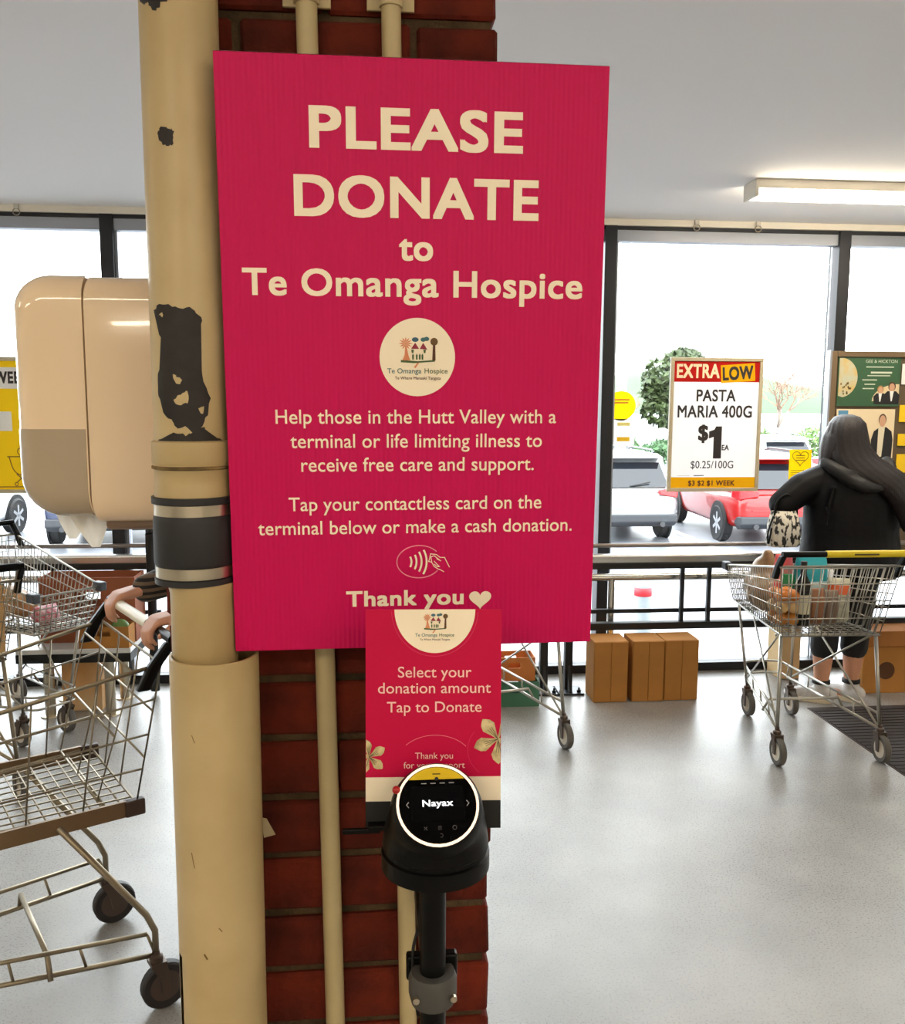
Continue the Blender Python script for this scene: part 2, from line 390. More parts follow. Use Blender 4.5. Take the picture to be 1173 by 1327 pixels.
chip([(-.72, 1.5546), (-.47, 1.5572), (-.34, 1.5629), (-.19, 1.5616), (-.03, 1.563), (.03, 1.558), (.13, 1.563), (.21, 1.5532), (.25, 1.563), (.35, 1.5685), (.51, 1.5699), (.53, 1.5628), (.65, 1.5584), (.9, 1.553), (.89, 1.5508), (-.72, 1.5512)], chip_m, 'bare_patch', .0460)
chip([(-.42, 1.9104), (-.34, 1.9146), (-.21, 1.9143), (-.15, 1.9123), (-.06, 1.913), (-.01, 1.9072), (-.05, 1.902), (-.04, 1.8956), (-.17, 1.8928), (-.29, 1.8952), (-.38, 1.8993), (-.42, 1.9053)], chip_m, 'bare_patch', .0459)
chip([(-.86, 2.0951), (-.85, 2.0585), (-.71, 2.0517), (-.59, 2.0525), (-.53, 2.0456), (-.38, 2.0417), (-.26, 2.0452), (-.24, 2.0513), (-.09, 2.0511), (-.05, 2.0774)], chip_m, 'bare_patch', .0459)
# outer sleeve, open at the top, slot cut at its left
slv = thing('pipe_sleeve', 'wide cream plastic sleeve, scuffed, standing around the foot of the drain pipe', 'pipe', (-.202, 1.135, 0))
sr, si, sz = .056, .0525, 1.279
a_s = R(198)
sm = MB(); n = 56
def sleeve_ring(rr, z, a0, a1): return [(rr*math.cos(a0+(a1-a0)*j/n), rr*math.sin(a0+(a1-a0)*j/n), z) for j in range(n+1)]
full0, full1 = R(206), R(206)+2*math.pi
sm.loft([sleeve_ring(si, .882, full0, full1), sleeve_ring(si, sz, full0, full1), sleeve_ring(sr, sz, full0, full1), sleeve_ring(sr, .882, full0, full1)], caps=False, closed=False)
s0, s1 = R(213), R(199)+2*math.pi
rg = [sleeve_ring(si, 0, s0, s1), sleeve_ring(si, .882, s0, s1), sleeve_ring(sr, .882, s0, s1), sleeve_ring(sr, 0, s0, s1), sleeve_ring(si, 0, s0, s1)]
sm.loft(rg, caps=False, closed=False)
sm.build('sleeve_tube', cream_pipe, slv, 'auto')
for a, z0, z1, k in ((-118, 1.035, 1.015, .0005), (-112, 1.19, 1.18, .0005), (-84, .935, .93, .0006), (-104, .90, .893, .0012)):
    sc = MB(); pts = [((sr+.0004)*math.cos(R(a+i*.8)), (sr+.0004)*math.sin(R(a+i*.8)), z0+(z1-z0)*i/5) for i in range(6)]
    sc.tube(pts, k, 4); sc.build('scratch', M('scuff_brown', lin(128, 102, 60), .9), slv)
# thin conduits
for (xa, xb, r_, lab) in ((-.0835, -.045, .0135, 'cream plastic conduit next to the drain pipe, running down the brick'), (.022, .059, .0125, 'cream plastic conduit behind the black terminal pole')):
    c = thing('conduit', lab, 'conduit', ((xa+xb)/2, PY0-.0135, 0))
    f = lambda z: (xa+(xb-xa)*(CZ-z)/CZ)-(xa+xb)/2
    MB().tube([(f(0), 0, 0), (f(CZ), 0, CZ)], r_, 20).build('tube', cream_pvc, c, 'auto')
    for z in (.35, 1.36, 2.103):
        x = f(z); m = MB(); m.box(x-.030, x-.012, .008, .0135, z-.011, z+.011); m.box(x+.012, x+.030, .008, .0135, z-.011, z+.011)
        m.lathe([(r_-.001, z-.011), (r_+.0025, z-.011), (r_+.0025, z+.011), (r_-.001, z+.011)], 16, c=(x, 0, 0), a0=R(180), a1=R(360), caps=False)
        m.build('saddle_clip', cream_pvc, c, bevel=.001)
tag(MB().prism([(0, 0), (.016, .004), (.004, .028), (-.004, .03)], 0, .0008).build('paper_scrap', M('scrap_paper', lin(196, 178, 140), .8), loc=(-.152, PY0-.004, .995)), 'torn scrap of cream paper stuck to the brick beside the sleeve', 'paper')

# paper towel dispenser on the left face of the pillar
disp = thing('towel_dispenser', 'glossy cream paper towel dispenser mounted beside the drain pipe', 'dispenser', (-.285, 1.42, 1.42))
gloss = M('glossy_cream_plastic', lin(244, 218, 182), .12, 0, .5, coat=.6)
def disp_ring(y, inset, x_in, x_out, z0, z1, rr, ix=1, it=1):
    # outline in x,z, rounded at the outer side; local x is negative (away from the pillar)
    o = []
    x0, x1 = -x_out+inset*ix, -x_in; za, zb = z0+inset, z1-inset*it; r_ = max(.004, rr-inset*ix)
    for cx, cz, a, ra in ((x1, zb, 90, 0), (x0+r_*it, zb-r_*it, 90, r_*it), (x0+r_*1.15, za+r_*1.15, 180, r_*1.15), (x1, za, 270, 0)):
        if ra == 0: o.append((cx, y, cz))
        else: o += [(cx+ra*math.cos(R(a+90*i/8)), y, cz+ra*math.sin(R(a+90*i/8))) for i in range(9)]
    return o
body = MB()
def shell(x_in, x_out, z0, z1, rr, hw, e, ix=1, it=1):
    rg = []
    for i in range(9):
        a = math.pi/2*i/8                      # 0: outermost cap plane, 90: full outline
        rg.append(disp_ring(-hw+e*(1-math.cos(a)), e*(1-math.sin(a)), x_in, x_out, z0, z1, rr, ix, it))
    mir = [[(p[0], -p[1], p[2]) for p in q] for q in rg][::-1]
    return rg+mir
body.loft(shell(-.013, .108, .006, .354, .004, .130, .036, 0)).build('dispenser_body', gloss, disp, 'auto')
MB().loft(shell(.110, .212, .016, .356, .052, .131, .038)).build('dispenser_cover', gloss, disp, 'auto')
MB().box(-.1105, -.1075, -.112, .112, .03, .335).build('joint_core', gloss, disp)
MB().loft([[(p[0]-.0006, p[1]*1.006, p[2]-.0006) for p in q] for q in shell(.1115, .2122, .0155, .142, .052, .1312, .038, 1, 0)]).build('level_window', M('smoky_translucent_plastic', lin(178, 160, 134), .14, 0, .5, coat=.5), disp, 'auto')
MB().box(-.10, .008, -.1, .1, -.006, .012).build('outlet_tray', M('tray_grey', lin(120, 96, 76), .35), disp, bevel=.006)
tz = MB()
cols = 9
for k, (cx, wd, dep, sk) in enumerate(((-.158, .062, .046, -.006), (-.140, .070, .058, .012))):
    ring = []
    for i in range(6):
        t = i/5; row = []
        for j in range(cols):
            u = j/(cols-1)-.5
            row.append((cx+u*wd*(1-.82*t**1.5)+sk*t, -.052-.008*k+.007*math.sin(j*1.5+k*2)*(1-t)+.006*t, .036-(dep+.016)*t))
        ring.append(row)
    tz.loft(ring, caps=False, closed=False)
tz_o = tz.build('paper_towel', paper('white_tissue', lin(246, 242, 232), .35), disp, True)

# big sign
sign = thing('donation_sign', 'large magenta corflute sign asking to donate, fixed to the brick pillar', 'sign', (.057, 1.11, 1.6414), (.0531, -.0041, .012))
SW, SH = .4625, .7138
bd = MB().box(-SW/2, SW/2, -.0025, .0025, -SH/2, SH/2).build('board', pink, sign, bevel=.0004, segs=1)
MB().add([(-SW/2+.002, -.00255, SH/2+.0004), (SW/2, -.00255, SH/2+.0004), (SW/2, .0025, SH/2+.0004), (-SW/2+.002, .0025, SH/2+.0004)], [(0, 1, 2, 3)]).build('board_edge', M('pale_board_edge', lin(232, 190, 200), .6), sign)
for x, zt in ((-.118, .29), (.0, .29), (-.105, -.30), (.0, -.30)):
    yy = .058 + (zt*.053)
    MB().box(x-.012, x+.012, .002, yy+.003, zt-.012, zt+.012).build('standoff_block', blackp, sign)
Yf = -.0031
L = lambda *a, **k: lettering(*a, mat=cream_ink, parent=sign, y=Yf, **k)
L('PLEASE', -.1248, .1282, .2552, cap=.0467, wt=.026)
L('DONATE', -.144, .1488, .1783, cap=.047, wt=.026)
L('to', -.0206, .0205, .1292, cap=.0315, wt=.026)
L('Te Omanga Hospice', -.207, .2059, .0866, cap=.0316, wt=.02)
L('Help those in the Hutt Valley with a', -.1727, .1772, -.0668, cap=.0172, wt=.006)
L('terminal or life limiting illness to', -.1555, .1595, -.0968, cap=.0172, wt=.006)
L('receive free care and support.', -.1429, .1497, -.1264, cap=.0172, wt=.006)
L('Tap your contactless card on the', -.1596, .1606, -.1759, cap=.0172, wt=.006)
L('terminal below or make a cash donation.', -.1981, .2014, -.206, cap=.0172, wt=.006)
L('Thank you', -.0901, .0612, -.3012, cap=.0205, wt=.028)
def heart(cx, cz, wd, ht, mat, par, y):
    pts = []
    for i in range(48):
        t = 2*math.pi*i/48; x = 16*math.sin(t)**3; z = 13*math.cos(t)-5*math.cos(2*t)-2*math.cos(3*t)-math.cos(4*t)
        pts.append((cx+x/32*wd, cz+(z+2.5)/29*ht))
    MB().poly(pts, y).build('heart', mat, par)
heart(.0828, -.2965, .029, .0245, cream_ink, sign, Yf)
c_or, c_bl, c_rd, c_br, c_gr, c_tl = (M('logo_'+n, lin(*c), .6) for n, c in (('orange', (226, 140, 96)), ('blue', (70, 108, 128)), ('red', (150, 40, 62)), ('brown', (92, 50, 26)), ('green', (70, 96, 52)), ('teal', (66, 112, 116))))
def logo(par, cx, cz, s, y):
    """hospice emblem: palm, two clouds, twin red roofs, tree and ground line, name below"""
    e = lambda x, z, rx, rz, m, n: MB().disc((cx+x*s, cz+z*s), rx*s, rz*s, y, 16).build(n, m, par)
    P_ = lambda pts, m, n: MB().poly([(cx+x*s, cz+z*s) for x, z in pts], y-.0002).build(n, m, par)
    m = MB()
    for a in range(0, 360, 30):
        dx, dz_ = math.cos(R(a)), math.sin(R(a))
        m.add([(cx+(-.31)*s, y, cz+.36*s), (cx+(-.31+dx*.1-dz_*.018)*s, y, cz+(.36+dz_*.1+dx*.018)*s), (cx+(-.31+dx*.19)*s, y, cz+(.36+dz_*.17)*s), (cx+(-.31+dx*.1+dz_*.018)*s, y, cz+(.36+dz_*.1-dx*.018)*s)], [(0, 1, 2, 3)])
    m.build('palm', c_or, par)
    P_([(-.325, .3), (-.295, .3), (-.24, .05), (-.19, -.08), (-.4, -.08), (-.34, .06)], c_or, 'palm_trunk')
    e(-.06, .46, .09, .06, c_bl, 'cloud'); e(.15, .46, .07, .055, c_tl, 'cloud'); e(.24, .48, .07, .055, c_tl, 'cloud')
    P_([(-.17, .22), (-.06, .38), (.04, .22)], c_rd, 'roof'); P_([(.06, .22), (.15, .38), (.26, .2)], c_rd, 'roof')
    for x in (-.13, .19): P_([(x-.035, .2), (x+.035, .2), (x+.02, .11), (x-.02, .11)], c_gr, 'gable')
    for x in (-.12, -.02, .06, .13): P_([(x-.025, .05), (x, .1), (x+.025, .05), (x+.02, -.06), (x-.02, -.06)], c_gr, 'window_mark')
    e(.44, .41, .1, .1, M('logo_olive', lin(104, 74, 30), .6), 'tree_crown'); P_([(.41, .32), (.47, .32), (.48, -.08), (.39, -.08)], c_br, 'tree_trunk')
    P_([(-.44, -.07), (.0, -.10), (.46, -.07), (.46, -.11), (.06, -.14), (-.1, -.15), (-.44, -.13)], c_gr, 'ground_line')
    P_([(.0, -.14), (.06, -.12), (-.05, -.28), (-.1, -.26)], c_or, 'path')
    lettering('Te Omanga', cx-.8*s, cx+.10*s, cz-.42*s, .13*s, .004, c_tl, par, y)
    lettering('Hospice', cx+.19*s, cx+.8*s, cz-.42*s, .13*s, .004, c_gr, par, y)
    lettering('Te Whare Manaaki Tangata', cx-.6*s, cx+.62*s, cz-.58*s, .075*s, .008, c_br, par, y)
MB().disc((.0015, .0144), .0465, .0475, Yf, 56).build('logo_disc', cream_ink, sign)
logo(sign, .0015, .0144, .0465, Yf-.0005)
# contactless mark: oval, four waves, hand with card
m = MB(); ribbon(m, [(.0033+.0285*math.cos(R(a)), -.2436+.0212*math.sin(R(a))) for a in range(38, 330, 6)], .0012, y=Yf)
m.build('contactless_oval', M('pink_white_print', lin(240, 150, 170), .5), sign)
m = MB()
for k in range(4):
    r_ = .016+.0065*k; cx = -.0225
    ribbon(m, [(cx+r_*math.cos(R(a)), -.2436+(r_*.95)*math.sin(R(a))) for a in range(-26-k*1, 27+k*1, 4)], .0024, y=Yf)
m.build('contactless_waves', cream_ink, sign)
m = MB()
for path in ([(.0165, -.241), (.018, -.2335), (.0255, -.2345), (.0305, -.2385), (.036, -.2385), (.0425, -.2515)], [(.0165, -.241), (.0155, -.2435), (.0195, -.2445)], [(.0195, -.2445), (.0185, -.2375), (.0225, -.236), (.0295, -.2415)], [(.0195, -.2445), (.0225, -.250), (.0275, -.2535), (.0305, -.2545), (.0355, -.2575)], [(.0225, -.243), (.0265, -.2475), (.0295, -.2505), (.0265, -.2505), (.0225, -.247)], [(.0255, -.238), (.0265, -.2405), (.0315, -.243)]):
    ribbon(m, path, .0010, y=Yf)
m.build('hand_outline', cream_ink, sign)

# card terminal on its pole, with the small notice behind it
term = thing('card_terminal', 'black round card payment terminal glowing on top of a black pole', 'payment terminal', (.069, .985, 0))
bb = MB()
tilt = Matrix.Rotation(R(46), 3, 'X')          # face looks towards the shopper and up
fc = Vector((.0035, -.040, 1.153))
def tc_ring(rr, off, n=40):
    nrm = tilt @ Vector((0, 0, 1))
    return [fc+nrm*off+(tilt @ Vector((rr*math.cos(2*math.pi*j/n), rr*math.sin(2*math.pi*j/n), 0))) for j in range(n)]
def hz(rr, z, cy=0, n=40, cx=.004): return [Vector((cx+rr*math.cos(2*math.pi*j/n), cy+rr*math.sin(2*math.pi*j/n), z)) for j in range(n)]
bb.loft([hz(.058, 1.058), hz(.0635, 1.061), hz(.0635, 1.080), hz(.0605, 1.0815), hz(.0605, 1.086), hz(.0622, 1.0875), hz(.0615, 1.098), hz(.060, 1.108, -.002), tc_ring(.0535, -.020), tc_ring(.0500, -.005), tc_ring(.0467, -.0005)])
bb.build('housing', blackp, term, 'auto')
rim = MB(); rim.loft([tc_ring(.0465, -.001), tc_ring(.0465, .0012), tc_ring(.0436, .0012), tc_ring(.0436, -.001), tc_ring(.0465, -.001)], caps=False)
rim.build('light_ring', M('lit_ring', (1.0, .80, .60), .4, emit=.42), term, 'auto')
fcg = MB(); fcg.loft([tc_ring(.0436, -.001), tc_ring(.0436, .0006)]); fcg.build('face_glass', M('black_face_glass', lin(4, 4, 5), .12, 0, .08), term)
FM = Matrix.Translation(fc) @ tilt.to_4x4() @ Matrix.Rotation(R(-90), 4, 'X')   # x right, z up, -y out of the face
FMi = FM
def on_face(o):
    for v in o.data.vertices: v.co = FMi @ Vector((v.co.x, v.co.y, v.co.z))
    return o
# after the -90 turn the outward direction of the face is +y -> flip to use -y as outward
FM = Matrix.Translation(fc) @ (tilt @ Matrix(((1, 0, 0), (0, 0, 1), (0, -1, 0)))).to_4x4(); FMi = FM
y1 = -.0008
on_face(MB().poly(rrect(-.030, .030, -.019, .021, .003), y1).build('screen', M('screen_black', lin(7, 8, 10), .12, 0, .08), term))
glow = M('screen_white', (.9, .95, 1.0), .5, emit=.5)
on_face(font_text('Nayax', -.0172, .0172, -.0045, .0052, glow, term, y1-.0004, bold=.016, name='screen_lettering'))
cap_pts = [(.0428*math.cos(R(a)), .0428*math.sin(R(a))) for a in range(42, 139, 4)]
on_face(MB().poly(cap_pts, y1).build('yellow_cap', M('terminal_yellow', lin(222, 188, 20), .4), term))
grey_i = M('icon_grey', lin(150, 150, 150), .5); dim_i = M('icon_dim', lin(62, 62, 64), .5)
on_face(MB().disc((0, .0292), .0022, .0022, y1-.0004, 16).build('sensor', blackm, term))
on_face(MB().box(-.0045, .0045, y1-.0003, y1-.0002, .0342, .0356).build('small_print', M('print_brown', lin(90, 72, 10), .6), term))
for i in range(4): on_face(MB().box(-.0178+i*.0105, -.0118+i*.0105, y1-.0003, y1-.0002, .0236, .0246).build('indicator', grey_i, term))
for s_ in (-1, 1):
    m = MB(); ribbon(m, [(s_*.0325, .0035), (s_*.0350, .0003), (s_*.0325, -.003)], .0010, y=y1-.0003); on_face(m.build('arrow', grey_i, term))
m = MB(); ribbon(m, [(-.0165, -.0245), (-.0130, -.028)], .0008, y=y1-.0003); ribbon(m, [(-.0130, -.0245), (-.0165, -.028)], .0008, y=y1-.0003); on_face(m.build('cancel_mark', dim_i, term))
m = MB()
for k in range(3): ribbon(m, [(-.001, -.0245-.0016*k), (.003, -.0245-.0016*k)], .0007, y=y1-.0003)
on_face(m.build('menu_mark', dim_i, term))
m = MB(); ribbon(m, [(.0175+.0022*math.cos(i*.52), -.0262+.0022*math.sin(i*.52)) for i in range(12)], .0007, True, y=y1-.0003); on_face(m.build('ok_mark', dim_i, term))
m = MB(); ribbon(m, [(.002+.002*math.cos(i*.5-2), -.0345+.002*math.sin(i*.5-2)) for i in range(9)], .0007, y=y1-.0003); on_face(m.build('back_mark', dim_i, term))
MB().sphere((-.043, -.040, 1.172), .0045, 12, 8).build('red_button', M('red_plastic', lin(170, 20, 20), .4), term, True)
MB().lathe([(.0155, .03), (.0155, 1.060)], 24, c=(.001, 0, 0)).build('pole', blackp, term, 'auto')
MB().lathe([(.17, 0), (.17, .008), (.16, .012), (.03, .016), (.018, .04)], 40).build('base_plate', blackp, term, 'auto')
ck = MB(); ck.box(-.030, .032, .012, .026, .905, .937); ck.box(-.012, .012, .02, .186, .910, .932); ck.build('bracket_arm', blackp, term, bevel=.003)
ck = MB(); ck.lathe([(.0155, .888), (.026, .888), (.029, .9), (.029, .918), (.026, .926), (.0155, .926)], 24, c=(.001, 0, 0), caps=False); ck.build('clamp_collar', M('clamp_grey', lin(70, 68, 64), .5), term, 'auto')
for sx in (-.02, .024): MB().lathe([(.0, -.002), (.004, -.002), (.004, .003), (0, .003)], 10, c=(sx, -.024, .905), axis='Y').build('screw', steel, term)
MB().tube(catmull([Vector(p) for p in ((-.012, .02, 1.02), (-.014, .02, .975), (-.022, .012, .945), (-.021, .01, .90), (-.016, .012, .86))]), .002, 6).build('cable', blackm, term, True)
pl = MB(); pl.box(-.075, .0, .012, .026, 1.098, 1.104); pl.box(-.105, -.06, .014, .020, 1.094, 1.100); pl.build('side_bracket', blackp, term, bevel=.001)
MB().box(-.012, .016, .0, .03, 1.06, 1.14).build('notice_bracket', blackp, term)

small = thing('donation_notice', 'small magenta card notice standing behind the card terminal', 'notice', (.0729, 1.02, 1.225), (-.0864, .0021, -.0526))
NW, NH = .1616, .2638
MB().box(-NW/2, NW/2, -.0008, .0008, -.0695, NH/2).build('card', pink2, small)
MB().box(-NW/2, NW/2, -.0008, .0008, -.0985, -.0695).build('card_white_band', cream_ink, small)
MB().box(-NW/2, NW/2, -.002, .002, -NH/2, -.0985).build('holder', blackm, small)
MB().box(-NW/2+.004, NW/2-.004, .001, .004, -NH/2, NH/2-.01).build('back_plate', blackp, small)
Ys = -.0013
half = [(.0014+.0481*math.cos(R(a)), .1319+.0522*math.sin(R(a))) for a in range(180, 361, 5)]
MB().poly(half, Ys).build('logo_half_disc', cream_ink, small)
logo(small, .0012, .1118, .029, Ys-.0004)
pinkl = M('rose_print', lin(236, 130, 150), .5)
arc_m = M('faint_rose_line', lin(214, 40, 90), .5)
m = MB(); ribbon(m, [(.0014+.0515*math.cos(R(a)), .1319+.056*math.sin(R(a))) for a in range(182, 359, 5)], .0008, y=Ys); m.build('thin_arc', arc_m, small)
m = MB(); ribbon(m, [(.002+.047*math.cos(R(a)), -.055+.036*math.sin(R(a))) for a in range(38, 142, 5)], .0006, y=Ys); m.build('thin_arc', pinkl, small)
m = MB(); ribbon(m, [(.074+.033*math.cos(R(a)), -.037+.033*math.sin(R(a))) for a in range(140, 240, 5)], .0005, y=Ys); m.build('thin_arc', arc_m, small)
Ls = lambda *a, **k: lettering(*a, mat=M('pale_pink_print', lin(250, 206, 196), .5), parent=small, y=Ys, **k)
Ls('Select your', -.0424, .0452, .0506, cap=.0128, wt=.003)
Ls('donation amount', -.0661, .0684, .0316, cap=.0128, wt=.003)
Ls('Tap to Donate', -.0555, .0574, .0088, cap=.0126, wt=.003)
Ls('Thank you', -.0219, .0233, -.0474, cap=.0074, wt=.002)
Ls('for your support', -.0357, .0376, -.0588, cap=.0074, wt=.002)
pet = M('petal_beige', lin(226, 208, 158), .6, col2=lin(176, 158, 108), vscale=90); dk = M('petal_line', lin(96, 80, 56), .6)
def flower(cx, cz, r_, a0, clip):
    for k in range(5):
        a = R(a0+72*k); pts = []
        for t, hw in ((.0, .02), (.3, .14), (.6, .28), (.8, .22), (.93, .09), (1, 0), (.93, -.09), (.8, -.22), (.6, -.28), (.3, -.14), (0, -.02)):
            x = cx+r_*(t*math.cos(a)-hw*math.sin(a)); z = cz+r_*(t*math.sin(a)+hw*math.cos(a))
            pts.append((max(-NW/2+.0005, min(NW/2-.0005, x)), z))
        if max(p[0] for p in pts)-min(p[0] for p in pts) < .002: continue
        MB().poly(pts, Ys-.0001*k).build('petal', pet, small)
        m = MB()
        for da in (-10, 0, 10):
            e = (cx+r_*.55*math.cos(a+R(da)), cz+r_*.55*math.sin(a+R(da)))
            if abs(e[0]) < NW/2: ribbon(m, [(max(-NW/2, min(NW/2, cx)), cz), e], .0006, y=Ys-.0007)
        if m.v: m.build('petal_vein', dk, small)
flower(-.0766, -.0444, .0215, 30, 0); flower(.0773, -.0242, .0305, 128, 0)

# ================================================================== CEILING FITTINGS
lamp_c = (1.0, .86, .66)
tube_m = M('lit_diffuser', lamp_c, .5, emit=LAMP); lampw = M('lamp_body_white', lin(226, 220, 206), .5)
def batten(x, y, lab, ln=1.53, sfx=''):
    t = thing('ceiling_light'+sfx, lab, 'light', (x, y, CZ), group='ceiling lights')
    MB().box(0, ln, -.068, .068, -.042, 0).build('housing', lampw, t, bevel=.004)
    d = MB(); prof = [(-.058, -.040), (-.062, -.060), (-.05, -.074), (.05, -.074), (.062, -.060), (.058, -.040)]
    d.loft([[(xx, p[0], p[1]) for p in prof] for xx in (.018, ln-.018)]); d.build('diffuser'+sfx, tube_m, t)
    for xx in (-.004, ln-.014): MB().box(xx, xx+.018, -.071, .071, -.079, -.0005).build('end_cap', lampw, t, bevel=.005)
batten(1.775, 4.15, 'fluorescent ceiling light with a glowing diffuser above the window sprinkler')
for (x, y) in ((-4.6, 1.2), (4.2, 1.2), (-4.2, -1.4), (-1.9, -1.4), (.7, -1.4), (3.1, -1.4), (-1.9, -4), (.7, -4), (3.1, -4)):
    batten(x, y, 'fluorescent ceiling light in the rows further inside the shop', sfx='_offscreen')
sp = thing('sprinkler_head', 'small brass fire sprinkler under the ceiling near the fluorescent light', 'sprinkler', (2.41, 4.25, CZ))
brass = M('dull_brass', lin(150, 120, 80), .4, .8)
MB().lathe([(.0, -.006), (.036, -.006), (.04, 0), (0, 0)], 24).build('rose', M('rose_white', lin(225, 218, 205), .5), sp, 'auto')
MB().lathe([(.009, -.005), (.009, -.02), (.013, -.022), (.013, -.03), (.006, -.034), (.006, -.05), (.017, -.052), (.017, -.055), (0, -.057)], 14).build('head', brass, sp, 'auto')
for i, x in enumerate((1.844, 2.204, -1.848)):
    hk = thing('ceiling_hook', ('small wire ring hook on the window head above the word EXTRA', 'small wire ring hook on the window head above the word LOW', 'wire ring hook on the window head beside the towel dispenser')[i], 'hook', (x, 5.02, 2.61), group='ring hooks')
    MB().box(-.012, .012, -.006, .03, -.004, .022).build('hook_base', M('hook_white', lin(200, 195, 185), .5), hk)
    MB().tube([(.018*math.cos(k*.5236), 0, -.02+.018*math.sin(k*.5236)) for k in range(12)], .003, 6, closed=True).build('ring', M('hook_wire', lin(150, 140, 125), .4, .5), hk, True)

# ================================================================== BARRIERS BY THE WINDOW
def barrier(x0, x1, y, lab, legs, bars, hoop=None):
    t = thing('trolley_barrier', lab, 'barrier', ((x0+x1)/2, y, 0)); ox = (x0+x1)/2
    L_ = lambda x: x-ox
    MB().tube([(L_(x0), .10, .805), (L_(x1), .10, .805)], .012, 12).build('back_rail', M('rail_bronze', lin(128, 118, 112), .35, .6), t, 'auto')
    MB().box(L_(x0), L_(x1), -.025, .03, .715, .775).build('top_rail', M('rail_steel', lin(190, 190, 190), .25, .9), t, bevel=.014, segs=3)
    MB().box(L_(x0), L_(x1), -.032, .026, .692, .73).build('bumper_strip', blackm, t, bevel=.008)
    MB().tube([(L_(x0), .09, .625), (L_(x1), .09, .625)], .021, 16).build('middle_rail', chrome, t, 'auto')
    MB().box(L_(x0), L_(x1), .05, .075, .425, .448).build('lower_rail', dark_al, t)
    MB().box(L_(x0), L_(x1), -.02, .03, .345, .385).build('bottom_rail', blackm, t, bevel=.004)
    for x in bars: MB().box(L_(x)-.011, L_(x)+.011, -.01, .012, .38, .70).build('baluster', dark_al, t)
    for x in legs:
        MB().box(L_(x)-.022, L_(x)+.022, -.02, .03, .01, .70).build('leg', blackm, t, bevel=.003)
        MB().box(L_(x)-.075, L_(x)+.075, -.09, .05, 0, .01).build('base_plate', M('plate_grey', lin(60, 62, 66), .4, .6), t)
        MB().add([(L_(x)-.008, -.02, .15), (L_(x)+.008, -.02, .15), (L_(x)+.008, -.085, .01), (L_(x)-.008, -.085, .01), (L_(x)-.008, -.02, .01), (L_(x)+.008, -.02, .01)], [(0, 1, 2, 3), (3, 2, 5, 4), (0, 3, 4), (1, 5, 2), (0, 4, 5, 1)]).build('gusset', blackm, t)
        for dx in (-.05, .05): MB().lathe([(.012, .01), (.012, .022), (.006, .023), (.006, .035), (0, .036)], 8, c=(L_(x)+dx, -.06, 0)).build('anchor_bolt', dark_al, t)
    for x in [k+.26 for k in legs[1:2]]:
        MB().tube([(L_(x), .09, .0), (L_(x), .09, .62)], .02, 14).build('post', chrome, t, 'auto')
    if hoop:
        MB().tube(catmull([Vector(p) for p in ((L_(hoop), -.05, .02), (L_(hoop), -.05, .8), (L_(hoop), -.045, .89), (L_(hoop), .0, .925), (L_(hoop), .05, .92), (L_(hoop), .075, .85))]), .024, 12).build('hoop_post', blackm, t, 'auto')
    return t
barrier(.9, 4.3, 4.75, 'steel and black trolley barrier rail in front of the window behind the cartons', (.955, 1.095, 3.3, 4.2), (1.735, 1.89, 3.1))
barrier(-3.9, -1.17, 4.92, 'steel and black trolley barrier rail behind the low bench', (-3.8, -2.9), (-1.72, -2.5), hoop=-1.19)

# cartons
def carton(x0, x1, y0, y1, z0, z1, lab, mat=card_m, flap=True, group=None, slots=False, name='carton'):
    t = thing(name, lab, 'box', ((x0+x1)/2, (y0+y1)/2, z0), group=group)
    wx, wy, hz_ = (x1-x0)/2, (y1-y0)/2, z1-z0
    MB().box(-wx, wx, -wy, wy, 0, hz_).build('body', mat, t, bevel=.004)
    if flap:
        for xa, xb in ((-wx+.004, -.002), (.002, wx-.004)): MB().box(xa, xb, -wy-.004, -wy+.001, .003, hz_-.003).build('flap', mat, t, bevel=.001)
    return t
carton(1.185, 1.372, 4.53, 4.71, 0, .335, 'brown carton at the left end of the row under the barrier, with a printed side')
carton(1.397, 1.572, 4.53, 4.71, 0, .335, 'brown carton in the middle of the row under the barrier')
carton(1.576, 1.765, 4.535, 4.71, 0, .335, 'brown carton at the right end of the row under the barrier')
carton(2.38, 2.50, 4.85, 5.02, 0, .33, 'tall pale carton standing behind the woman in the black jacket', M('pale_cardboard', lin(206, 176, 128), .8))
cb = carton(2.72, 3.05, 4.56, 4.72, 0, .27, 'brown carton with a round dark print beside the woman', flap=False)
MB().disc((-.03, .13), .05, .05, -.0812, 24).build('round_print', M('carton_print', lin(84, 50, 22), .8), cb)
carton(2.70, 3.05, 4.54, 4.71, .27, .36, 'shallow dark carton on top of the round print carton', card_d, flap=False)
def tray(x0, x1, y0, y1, z0, z1, lab, mat):
    t = thing('fruit_tray', lab, 'tray', ((x0+x1)/2, (y0+y1)/2, z0)); wx, wy, h = (x1-x0)/2, (y1-y0)/2, z1-z0; k = .006
    MB().box(-wx, wx, -wy, wy, 0, k).build('base', mat, t)
    for sy in (-1, 1):
        y = sy*(wy-k/2); m = MB(); hl = wx*.28; z_a, z_b = h*.55, h*.78
        m.box(-wx, -hl, y-k/2, y+k/2, k, h); m.box(hl, wx, y-k/2, y+k/2, k, h); m.box(-hl, hl, y-k/2, y+k/2, k, z_a); m.box(-hl, hl, y-k/2, y+k/2, z_b, h)
        m.build('side_with_hand_hole', mat, t)
    for sx in (-1, 1): MB().box(sx*(wx-k/2)-k/2, sx*(wx-k/2)+k/2, -wy+k, wy-k, k, h*1.0).build('end', mat, t)
    return t
green_c = M('green_card', lin(70, 120, 92), .8, var=.12)
tray(.64, .885, 4.50, 4.66, 0, .135, 'green cardboard produce tray on the floor by the barrier legs', green_c)
